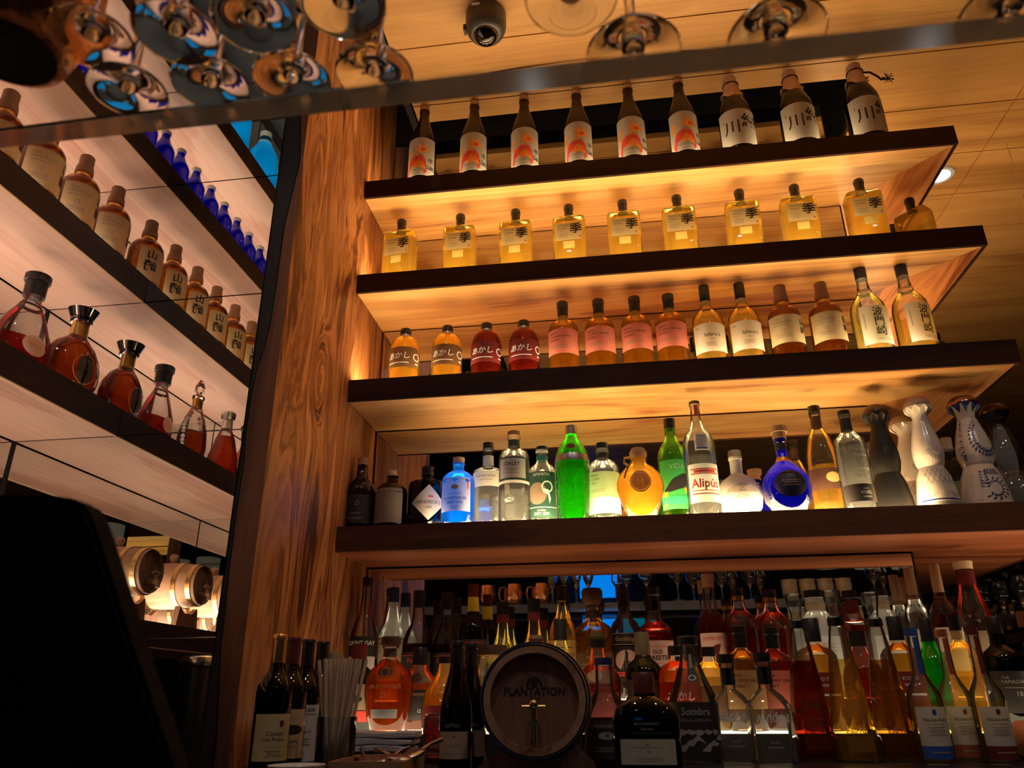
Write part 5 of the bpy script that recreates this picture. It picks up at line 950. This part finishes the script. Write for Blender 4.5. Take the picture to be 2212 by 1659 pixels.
# tray with spoons
z0 = F*S+EYE; p = at_y(800, 1642, .68); zt = -.0525*S+EYE; cxx, cyy = W(-.150, .675, 0).x, W(0, .675, 0).y
p0 = at_y(705, 1645, .64); p1 = at_y(865, 1650, .64); xa, xb = p0.x*S, p1.x*S; ya, yb2 = .64*S, .725*S; ht = (p0.z*S+EYE)-z0
root = thing('cutlery_tray', 'open light wooden box holding spoons, beside the paper straws', 'tray', ((xa+xb)/2, (ya+yb2)/2, z0), .05)
w2, d2 = (xb-xa)/2, (yb2-ya)/2
bm = bmesh.new(); bx(bm, (-w2, -d2, 0), (w2, d2, .006)); obj('base', bm, M['tray_wood'], root)
for a, b in (((-w2, -d2, .0062), (w2, -d2+.006, ht)), ((-w2, d2-.006, .0062), (w2, d2, ht)), ((-w2, -d2+.0062, .0062), (-w2+.006, d2-.0062, ht)), ((w2-.006, -d2+.0062, .0062), (w2, d2-.0062, ht))):
    bm = bmesh.new(); bx(bm, a, b); obj('side', bm, M['tray_wood'], root)
bm0 = None
for i, (sx_, sy_, rz, rx) in enumerate(((-.02, .0, .4, .2), (.012, .008, -.3, .15), (.035, -.01, .9, .1), (.05, .01, -.6, .25))):
    if bm0 is None:
        bm = bmesh.new(); bmesh.ops.create_uvsphere(bm, u_segments=20, v_segments=12, radius=.021)
        for v in bm.verts: v.co = Vector((v.co.x*.78, v.co.y*1.15, (v.co.z*.35 if v.co.z < 0 else v.co.z*.22)))
        obj_bowl = obj('steel_spoon', bm, M['steel'], None, True); bm2 = tube([(0, .02, 0), (0, .04, .003), (0, .062, .002)], [.0028, .0022, .0035], 8); hnd = obj('handle', bm2, M['steel'], obj_bowl, True); bm0 = obj_bowl; o = bm0
    else: o = copy_tree(bm0)
    o.location = ((xa+xb)/2+sx_, (ya+yb2)/2+sy_-.01, z0+ht-.004+.003*i); o.rotation_euler = (rx, 0, rz)
    tag(o, 'steel spoon lying in the wooden box, '+['at its left', 'second from its left', 'third from its left', 'at its right'][i], 'spoon', 'spoons in the wooden box')
# folded towels on a dark tray
p = at_y(805, 1620, .885); bz = (BZ+.0004)*S+EYE; th = max(.012, (p.z*S+EYE)-bz-.002)
root = thing('serving_tray', 'low black tray under the folded grey cloths', 'tray', (p.x*S, .885*S, bz))
bm = bmesh.new(); bx(bm, (-.10, -.045, 0), (.10, .045, th)); obj('tray_base', bm, M['satin_black'], root); 
TOW = flat('pale grey cloth', (.50, .48, .50), .9, bump=.3, bscale=300)
for i in range(3):
    hh = .0115; z = bz+th+.0005+i*(hh+.0004); bm = bmesh.new(); pr = []
    for k in range(13): t = k/12; pr.append((-.082+.164*t, hh*(1-.25*(2*t-1)**4)))
    L_ = []
    for yy in (-.036, -.039, .036):
        row = [bm.verts.new((x, yy+.002*math.sin(x*60+i), (.002 if yy == -.039 else 0)+.001*math.sin(x*80+i))) for x, h in pr]; L_.append(row)
    tops = []
    for yy in (-.036, -.039, .036): tops.append([bm.verts.new((x, yy+.002*math.sin(x*60+i), h-(.002 if yy == -.039 else 0)+.0015*math.sin(x*50+i*2))) for x, h in pr])
    for k in range(12):
        bm.faces.new((tops[0][k], tops[0][k+1], tops[2][k+1], tops[2][k])); bm.faces.new((L_[0][k+1], L_[0][k], L_[2][k], L_[2][k+1]))
        bm.faces.new((L_[1][k], L_[1][k+1], tops[1][k+1], tops[1][k])); bm.faces.new((tops[1][k], tops[1][k+1], tops[0][k+1], tops[0][k])); bm.faces.new((L_[0][k], L_[0][k+1], L_[1][k+1], L_[1][k]))
        bm.faces.new((L_[2][k+1], L_[2][k], tops[2][k], tops[2][k+1]))
    for e in (0, 12): bm.faces.new([tops[0][e], tops[2][e], L_[2][e], L_[0][e]] if e else [L_[0][e], L_[2][e], tops[2][e], tops[0][e]])
    o = obj('folded_towel', bm, TOW, None, True, (p.x*S+.004*i, .885*S, z)); o.rotation_euler = (0, 0, .03*i)
    tag(o, 'pale grey folded cloth on the black tray, '+['lowest', 'middle', 'topmost'][i]+' of the stack', 'cloth', 'folded cloths on the tray')
# hibiscus can
p = at_y(944, 1542, .868); H = (p.z-BZ)*S; root = thing('drink_can', 'slim red can with a hibiscus flower print, left of the black sherry bottle', 'can', W(p.x, .868, BZ), -.1)
prof = [(.020, 0), (.0255, .006), (.0255, H-.012), (.021, H-.002)]
obj('body', lathe(prof, 36, capt=False), flat('red can print', (.22, .03, .035), .3), root, True); obj('lid', lathe([(.021, H-.002), (.0215, H), (.019, H), (.018, H-.003)], 30), M['steel'], root, True)
bm = bmesh.new(); mats = []
add_label(bm, mats, prof, 2, 1, dict(z=(.08, .90), hw=1.35, mat=flat('dusky can panel', (.12, .05, .06), .4), items=[('p', [(.15*math.cos(a)+.65*abs(math.sin(a*2.5))*math.cos(a), .68+.06*math.sin(a)+.24*abs(math.sin(a*2.5))*math.sin(a)) for a in [i*PI/20 for i in range(40)]], flat('hibiscus red', (.55, .02, .02), .5)), ('t', 'HIBISCUS', 0, .32, .125, PINK, .02), ('b', 0, .23, .6, .025, MAROON), ('b', 0, .13, .5, .01, PINK), ('e', .1, .06, .3, .04, REDINK)]), H)
obj('print', bm, mats, root)
# white dish at the bottom edge
p = at_y(652, 1652, .60); H = (p.z-F)*S; root = thing('white_bowl', 'white china bowl whose rim shows at the bottom edge below the wine bottles', 'bowl', W(p.x-.004, .60, F))
obj('bowl', lathe([(.022, 0), (.022, .006), (.034, H*.6), (.038, H), (.036, H), (.031, H*.6), (.0, .012)], 40, capt=False), flat('white china', (.75, .74, .72), .2), root, True)
# fruit at the right edge
p = at_y(2212, 1538, .92); bm = bmesh.new(); bmesh.ops.create_uvsphere(bm, u_segments=32, v_segments=20, radius=.036)
for v in bm.verts:
    rr = math.hypot(v.co.x, v.co.y)
    v.co.z *= .96
    if v.co.z > 0: v.co.z -= .010*math.exp(-(rr/.009)**2)
o = thing('peach', 'rosy orange peach on the ledge at the right edge of the picture', 'fruit', W(p.x, .92, BZ)+Vector((0, 0, .0348)))
obj('fruit_body', bm, flat('peach skin', (.62, .22, .10), .45, var=.25, bscale=12), o, True); obj('stalk', tube([(0, 0, .022), (.001, 0, .030)], .0016), BRN, o, True)
# black screen near the viewer
Ys = .235; a = [(-60, 1068), (135, 1070), (165, 1079), (186, 1098), (202, 1138), (280, 1390), (372, 1659), (415, 1790), (-60, 1790)]
pts = [at_y(x, y, Ys) for x, y in a]; root = thing('point_of_sale_screen', 'black point-of-sale screen seen from behind, close to the viewer at lower left', 'screen', W(pts[6].x-.03, Ys, -.08))
loc = root.location; bm = bmesh.new(); fr_ = [bm.verts.new(W(p.x, Ys, p.z)-loc) for p in pts]; bk = [bm.verts.new(W(p.x, Ys+.012, p.z)-loc) for p in pts]
bm.faces.new(fr_); bm.faces.new(bk[::-1]); k = len(pts)
for i in range(k): bm.faces.new((fr_[i], bk[i], bk[(i+1) % k], fr_[(i+1) % k]))
bmesh.ops.recalc_face_normals(bm, faces=bm.faces); bmesh.ops.bevel(bm, geom=list(bm.edges), offset=.003, segments=2, affect='EDGES'); obj('housing', bm, M['screen_black'], root, True)
bm = bmesh.new(); bx(bm, (-.09, .003, -.25), (-.05, .018, .0)); obj('arm', bm, M['black'], root)
struct('bar_counter', ubox((-1.2, -.1, FZ), (1.6, .30, -.225)), M['head_wood']); bpy.data.objects['bar_counter']['label'] = 'guest side bar counter'
o = bpy.data.objects['bar_counter']; del o['kind']; tag(o, 'guest side bar counter of dark wood below the picture, carrying the black screen', 'counter')

# ------------------------------------------------------------------ overhead acrylic rack with glassware
RZ, RT, RY = .209, .232, .219
root = thing('acrylic_rack', 'thick clear acrylic slab running overhead across the whole picture, carrying glassware', 'shelf', (0, 0, 0))
bm = ubox((-.62, .02, RZ), (1.05, RY, RT)); bmesh.ops.bevel(bm, geom=list(bm.edges), offset=.0015, segments=1, affect='EDGES'); M['acrylic'] = real_glass('clear acrylic', (.96, .97, .97), 1.49)
M['acrylic_edge'], nt, out = mat_new('sawn acrylic edge'); a_ = nt.nodes.new('ShaderNodeBsdfGlass'); a_.inputs['IOR'].default_value = 1.49; a_.inputs['Roughness'].default_value = .12
b_ = nt.nodes.new('ShaderNodeBsdfTranslucent'); b_.inputs[0].default_value = (.8, .8, .8, 1); c_ = nt.nodes.new('ShaderNodeBsdfDiffuse'); c_.inputs[0].default_value = (.6, .6, .6, 1)
m1 = nt.nodes.new('ShaderNodeMixShader'); nt.links.new(b_.outputs[0], m1.inputs[1]); nt.links.new(c_.outputs[0], m1.inputs[2])
m2 = nt.nodes.new('ShaderNodeMixShader'); m2.inputs[0].default_value = .35; nt.links.new(a_.outputs[0], m2.inputs[1]); nt.links.new(m1.outputs[0], m2.inputs[2]); nt.links.new(m2.outputs[0], out.inputs[0])
obj('slab', bm, [M['acrylic'], M['acrylic_edge']], root)
for f in bpy.data.meshes[root.children[0].data.name].polygons:
    if abs(f.normal.z) < .5: f.material_index = 1
bm = bmesh.new()
for x in (-.55, .98):
    tube([W(x, .12, RT+.0004), W(x, .12, CZ-.0005 if x > -.3 else 1.19)], .004, 8, bm)
obj('hanger_rod', bm, M['steel'], root)
GL = real_glass('wine glass crystal', (1, 1, 1), 1.45)
def stem_glass(nm, foot, stem, bowlr, bowlh):
    """one closed piece of glass: foot, stem and thin-walled bowl"""
    t = .0016
    o = [(0.0005, 0), (foot*.96, 0), (foot, .0012), (foot*.97, .0028), (foot*.6, .0045), (foot*.25, .008), (.0065, .014), (.0042, .026), (.0037, stem*.55), (.0042, stem*.9), (.009, stem), (bowlr*.55, stem+bowlh*.12), (bowlr*.88, stem+bowlh*.32), (bowlr, stem+bowlh*.5), (bowlr*.93, stem+bowlh*.78), (bowlr*.78, stem+bowlh)]
    i_ = [(bowlr*.78-t, stem+bowlh), (bowlr*.93-t, stem+bowlh*.78), (bowlr-t, stem+bowlh*.5), (bowlr*.88-t, stem+bowlh*.33), (bowlr*.55-t, stem+bowlh*.14), (.006, stem+.006), (.0005, stem+.004)]
    return lathe(o+i_, 48)
protoG = {}
def glass(kind_, X, Y, label, s=.93, group='wine glasses standing on the acrylic rack'):
    if kind_ not in protoG:
        bm = stem_glass('wine_glass', *{'wine': (.034, .085, .041, .105), 'small': (.031, .075, .034, .085), 'slim': (.0268, .082, .0268, .11)}[kind_]); o = obj('wine_glass', bm, GL, None, True); protoG[kind_] = o
    else: o = protoG[kind_].copy(); C.objects.link(o)
    q = W(X, Y, RT); o.location = (q.x, q.y, q.z+.0004); o.scale = (s, s, s); return tag(o, label, 'wine glass', group)
def gpx(k, x, y, lab, s=.93):
    p = at_z(x, y, RT); return glass(k, p.x, p.y, lab, s)
gpx('slim', 287, 150, 'wine glass with its round foot left of the rack row, over the rosy shelves', 1)
gpx('slim', 462, 138, 'wine glass whose foot overlaps the cyan bottle reflections', 1)
gpx('slim', 637, 130, 'wine glass whose foot sits just left of the slab', 1)
gpx('slim', 812, 118, 'wine glass whose foot overlaps the slab and the ceiling edge', 1)
gpx('wine', 1365, 72, 'large wine glass right of the ceiling camera, foot over the oak ceiling')
gpx('wine', 1670, 34, 'large wine glass, second to the right of the ceiling camera')
gpx('wine', 2170, -25, 'wine glass cut by the top right corner')
gpx('slim', 208, 38, 'wine glass second row back at upper left, beside the copper mug', 1)
gpx('slim', 388, 26, 'wine glass of the nearer row above the leftmost pair of feet', 1)
gpx('slim', 556, 2, 'wine glass cut by the top edge above the third foot', 1)
gpx('slim', 745, -30, 'wine glass cut by the top edge above the slab', 1)
gpx('small', 1232, -45, 'wine glass almost out of frame right of the ceiling camera')
x = .19; i = 0
while x < .38:
    glass('small', x, .185-.062*(i % 2), 'wine glass farther right on the acrylic rack, reflected in the mirror above the back row'); x += .036; i += 1
x = .64
while x < .90:
    glass('small', x, .185-.062*(i % 2), 'wine glass far right on the overhead rack, seen only in the mirror'); x += .042; i += 1
# mugs on the rack
def copper_mug(X, Y, lab):
    q = W(X, Y, RT); root = thing('copper_mug', lab, 'mug', (q.x, q.y, q.z+.0005), 0, 'copper mugs on the rack')
    obj('cup', lathe([(.030, 0), (.036, .004), (.044, .03), (.046, .05), (.042, .085), (.039, .10), (.037, .10), (.040, .085), (.043, .05), (.034, .006), (.0005, .005)], 44), M['copper'], root, True)
    obj('base_disc', lathe([(.0295, -.0003), (.0295, .0002)], 36), M['black'], root)
    obj('handle', tube([(-.041, 0, .088), (-.064, 0, .085), (-.070, 0, .055), (-.062, 0, .026), (-.044, 0, .022)], .004), M['copper'], root, True)
p = at_z(30, 62, RT); copper_mug(p.x, p.y, 'hammered copper mug with a dark base at the top left corner')
copper_mug(p.x-.075, p.y+.002, 'hammered copper mug just outside the left edge, seen in the mirror')
copper_mug(p.x-.15, p.y-.01, 'hammered copper mug farthest left on the rack, seen in the mirror')
TIKI = principled('mottled cream ceramic', (.42, .33, .22), .4, var=.7, bscale=35)
for i in range(4):
    q = W(.43+.044*i, .197, RT); q.z += .0005
    if i == 0: tk = obj('tiki_mug', lathe([(.030, 0), (.034, .01), (.036, .06), (.034, .075), (.037, .085), (.034, .085), (.031, .07), (.0005, .006)], 32), TIKI, None, True, q); o = tk
    else: o = tk.copy(); C.objects.link(o); o.location = q
    tag(o, 'mottled cream tiki mug on the rack, seen in the mirror, %s from the left' % ORD[i], 'mug', 'tiki mugs on the rack')
# right-hand rack running away from the viewer
root = thing('acrylic_rack', 'second acrylic rack running away at the far right, beyond the mirror column', 'shelf', (0, 0, 0))
bm = ubox((.66, 1.25, RZ-.004), (.80, 2.6, RZ+.008)); obj('slab', bm, M['acrylic'], root)
obj('slab', ubox((.66, 1.25, .10), (.80, 2.6, .106)), M['acrylic'], root)
bm = bmesh.new()
for yy in (1.3, 2.5): tube([W(.79, yy, .106), W(.79, yy, CZ-.0005)], .0012, 8, bm)
obj('hanger_rod', bm, M['steel'], root)
THG = G['clear']
pg = None; k_ = 0
for r_ in range(2):
    for i in range(9):
        if pg is None: pg = obj('wine_glass', stem_glass('g', .031, .075, .034, .085), thin_glass('thin goblet glass', (.85, .88, .9), milk=.06), None, True); o = pg
        else: o = pg.copy(); C.objects.link(o)
        q = W(.69+.055*r_, 1.32+.075*i+.02*r_, .1063); o.location = q; o.rotation_euler = (0, 0, .3*i)
        tag(o, 'wine glass on the far right rack beyond the mirror column', 'wine glass', 'wine glasses on the far right rack')

# ------------------------------------------------------------------ ceiling camera and downlights
p = at_z(1050, 22, CZ); q = W(p.x, p.y, CZ-.0004)
root = thing('security_camera', 'black dome security camera on the oak ceiling between the glasses', 'camera', q)
obj('housing', lathe([(.052, 0), (.056, -.004), (.056, -.045), (.052, -.060), (.044, -.072), (.036, -.075)][::-1], 44), flat('camera plastic', (.035, .025, .022), .45), root, True)
bm = bmesh.new(); bmesh.ops.create_uvsphere(bm, u_segments=32, v_segments=18, radius=.035, matrix=Matrix.Translation((0, 0, -.068))); obj('dome', bm, thin_glass('smoked dome', (.25, .2, .18), milk=.1, rough=.02, ior=1.8), root, True)
bm = axis_lathe([(.014, 0), (.014, .02), (.010, .022)], (0, 0, -.070), (.15, -.3, -1), 24); obj('lens', bm, M['satin_black'], root, True)
bm = bmesh.new(); bx(bm, (-.030, -.0575, -.022), (-.008, -.055, -.014)); obj('sticker', bm, WHITEP, root)
bm = bmesh.new(); bx(bm, (-.062, -.01, -.055), (-.055, .01, -.035)); obj('latch', bm, M['black'], root)
def downlight(X, Y, Z, lab, power=0, col=(1, .93, .84), r=.030, aim=(0, 0, -1), spot=1.3, face='lamp_face', blend=.5):
    root = thing('downlight', lab, 'ceiling light', W(X, Y, Z)+Vector((0, 0, -.0005)), 0, 'recessed ceiling downlights')
    obj('trim_ring', lathe([(r*1.45, 0), (r*1.42, -.005), (r*1.05, -.006), (r, -.002)][::-1], 40, capb=False, capt=False), flat('white trim ring', (.55, .6, .62), .5), root, True)
    obj('lamp_face', lathe([(r, -.0022), (r*.98, -.0030)][::-1], 40), M[face], root)
    if power:
        l = bpy.data.lights.new('lamp', 'SPOT'); l.energy = power; l.color = col; l.spot_size = spot; l.spot_blend = blend; l.shadow_soft_size = .03
        o = bpy.data.objects.new('lamp', l); C.objects.link(o); o.parent = root; o.location = (0, 0, -.02)
        o.rotation_euler = Vector((0, 0, -1)).rotation_difference(Vector(aim)).to_euler()
    return root
p = at_z(2028, 378, CZ); downlight(p.x, p.y, CZ, 'round white downlight on the oak ceiling right of the top shelf end', 25, r=.036)
p = at_z(968, 310, 1.19); downlight(max(-.5, min(-.42, p.x)), 2*MY-p.y, 1.19, 'downlight in the dark ceiling, reflected above the top shelf', 18)
for i, (X, Y, pw, aim, lab) in enumerate(((-.15, .30, 9, (-.15, .5, -1), 'over the near bar, left'), (.25, .30, 8, (0, .4, -1), 'over the near bar, centre'), (.65, .30, 8, (0, .4, -1), 'over the near bar, right'), (-.10, -.6, 14, (0, .3, -1), 'over the guests, left'), (.55, -.6, 14, (0, .3, -1), 'over the guests, right'), (1.2, -.2, 12, (0, 0, -1), 'over the far right stools'))):
    downlight(X, Y, CZ, 'ceiling downlight outside the picture, '+lab, pw, aim=aim)
# room behind the viewer, seen only in the mirrors
def mpanel(nm, x0, y0, x1, y1, Y, mat, lab, cat, d=.02):
    a = mir(x0, y0, Y); b = mir(x1, y1, Y)
    return tag(obj(nm, ubox((a.x, Y, a.z), (b.x, Y-d, b.z)), mat), lab, cat)
mpanel('window', 1250, 1215, 1330, 1290, -2.70, M['blue_glow'], 'blue lit window behind the viewer, seen in the mirror above the barrel, upper left', 'window')
mpanel('window', 1258, 1322, 1335, 1380, -2.70, M['blue_glow'], 'blue lit window behind the viewer, seen in the mirror, lower pane', 'window')
mpanel('window', 1345, 1330, 1420, 1385, -2.70, M['cyan_glow'], 'teal lit window behind the viewer, seen in the mirror left of the rose paper label', 'window')
mpanel('exit_sign', 1627, 965, 1644, 998, -1.2, M['green_glow'], 'green glowing sign seen in the mirror behind the dark blue globe bottle', 'sign')
SH = principled('woven lamp shade', (.55, .5, .42), .8, var=.6, bscale=160, emit=(1, .85, .6), es=.06)
for i, x in enumerate((1150, 1700, 1785, 1870, 1950)):
    p = mir(x, 1190, -1.5); q = W(p.x, -1.5, p.z); root = thing('pendant_lamp', 'woven drum pendant lamp behind the viewer, seen in the mirror, %s from the left' % ORD[i], 'pendant lamp', q, 0, 'woven drum pendants')
    obj('lamp_shade', lathe([(.11, -.14), (.11, .14), (.108, .14), (.108, -.14)], 32, capb=False, capt=False), SH, root, True)
    obj('cord', tube([(0, 0, .10), (0, 0, (CZ-p.z)*S-.001)], .003, 6), M['black'], root)

# ------------------------------------------------------------------ person beyond the bar
p = at_y(2186, 1366, 2.25); base = W(p.x, 2.25, FZ); hz = (p.z-FZ)*S
root = thing('person', 'dark-haired person in dark clothes, turned right, far behind the bottles at right', 'person', base, 1.15)
def skin_body(nm, J, E_, mat, lev=2):
    me = bpy.data.meshes.new(nm); me.from_pydata([j[:3] for j in J], E_, []); o = bpy.data.objects.new(nm, me); C.objects.link(o); o.parent = root
    mo = o.modifiers.new('skin', 'SKIN'); s_ = o.modifiers.new('smooth', 'SUBSURF'); s_.levels = s_.render_levels = lev
    for v, j in zip(me.skin_vertices[0].data, J): v.radius = (j[3], j[4] if len(j) > 4 else j[3])
    me.skin_vertices[0].data[0].use_root = True; me.materials.append(mat)
    mo.use_smooth_shade = True; return o
h = hz+.02          # head centre height
SKIN = flat('skin', (.42, .22, .15), .5, var=.05); CLO = flat('dark clothing', (.015, .015, .02), .8)
sh = h-.27
J = [(0, 0, h-.72, .14, .10), (0, 0, h-.50, .13, .10), (0, 0, sh-.02, .15, .10), (0, .005, h-.17, .055), (0, 0, h-.10, .055)]
J += [(-.17, 0, sh, .055), (-.23, .02, sh-.26, .042), (-.20, -.12, sh-.44, .034), (.17, 0, sh, .055), (.23, .02, sh-.26, .042), (.20, -.12, sh-.44, .034), (-.09, 0, h-.80, .085), (-.10, .01, .45, .060), (-.10, .02, .09, .042), (-.10, -.12, .04, .035), (.09, 0, h-.80, .085), (.10, .01, .45, .060), (.10, .02, .09, .042), (.10, -.12, .04, .035)]
Ed = [(0, 1), (1, 2), (2, 3), (3, 4), (2, 5), (5, 6), (6, 7), (2, 8), (8, 9), (9, 10), (0, 11), (11, 12), (12, 13), (13, 14), (0, 15), (15, 16), (16, 17), (17, 18)]
skin_body('body', J, Ed, CLO)
for sx in (-1, 1):
    JJ = [(sx*.20, -.125, sh-.45, .024, .016), (sx*.20, -.17, sh-.47, .036, .014)]; EE = [(0, 1)]
    for k, dx in enumerate((-.026, -.009, .009, .026)):
        b = len(JJ); JJ += [(sx*.20+dx*1.1, -.205, sh-.475, .0085), (sx*.20+dx*1.15, -.232+.006*abs(k-1.4), sh-.49, .0075), (sx*.20+dx*1.15, -.248+.008*abs(k-1.4), sh-.51, .0065)]; EE += [(1, b), (b, b+1), (b+1, b+2)]
    b = len(JJ); JJ += [(sx*.20-sx*.036, -.16, sh-.475, .009), (sx*.20-sx*.05, -.185, sh-.49, .008)]; EE += [(0, b), (b, b+1)]
    skin_body('hand', JJ, EE, SKIN, 1)
bm = bmesh.new(); bmesh.ops.create_uvsphere(bm, u_segments=40, v_segments=28, radius=1)
for v in bm.verts:
    x, y, z = v.co; X, Y_, Z = x*.074, y*.094, z*.118
    if z < -.2: X *= 1-.35*(-z-.2); Y_ *= 1-.18*(-z-.2)
    fr = max(0, -y)
    Y_ -= .016*fr*math.exp(-((z+.12)/.17)**2-(x/.16)**2)           # nose
    Y_ += .009*fr*(math.exp(-((z-.07)/.10)**2-((x-.33)/.16)**2)+math.exp(-((z-.07)/.10)**2-((x+.33)/.16)**2))   # eye sockets
    Y_ -= .006*fr*math.exp(-((z+.46)/.06)**2-(x/.28)**2) + .005*fr*math.exp(-((z+.78)/.12)**2-(x/.25)**2)       # lips, chin
    v.co = (X, Y_, Z+h)
hd = obj('head', bm, SKIN, root, True)
bm = bmesh.new()
for sx in (-1, 1): bmesh.ops.create_uvsphere(bm, u_segments=12, v_segments=8, radius=.011, matrix=Matrix.Translation((sx*.025, -.078, h+.008)))
obj('eyes', bm, flat('eye', (.05, .03, .02), .2), root, True)
bm = bmesh.new()
for sx in (-1, 1): bmesh.ops.create_uvsphere(bm, u_segments=12, v_segments=8, radius=1, matrix=Matrix.Translation((sx*.074, .008, h-.008)) @ Matrix.Diagonal((.008, .018, .032, 1)))
obj('ears', bm, SKIN, root, True)
bm = bmesh.new(); bmesh.ops.create_uvsphere(bm, u_segments=36, v_segments=24, radius=1)
for v in bm.verts:
    x, y, z = v.co; k = 1.10+.02*math.sin(9*x+7*z)
    Y_ = y*.094*k+.012; Z = z*.118*k+.012
    if y < -.1 and z < .45: Y_ = max(Y_, -.03); k = 1.0
    v.co = (x*.074*(1.10 if z > -.3 else .98), Y_, Z+h)
obj('hair', bm, flat('black hair', (.008, .006, .006), .5), root, True)

# ------------------------------------------------------------------ world and render look
wd = bpy.data.worlds.new('world'); bpy.context.scene.world = wd; wd.use_nodes = True
wd.node_tree.nodes['Background'].inputs[0].default_value = (.02, .025, .03, 1); wd.node_tree.nodes['Background'].inputs[1].default_value = .05
sc = bpy.context.scene; sc.view_settings.view_transform = 'Standard'; sc.view_settings.look = 'None'; sc.view_settings.exposure = 0; sc.view_settings.gamma = 1
cy = sc.cycles; cy.use_adaptive_sampling = True; cy.adaptive_threshold = .05; cy.max_bounces = 18; cy.diffuse_bounces = 3; cy.glossy_bounces = 7; cy.transmission_bounces = 18; cy.transparent_max_bounces = 32
cy.sample_clamp_indirect = 3; cy.use_denoising = True; cy.blur_glossy = .5; cy.caustics_refractive = False
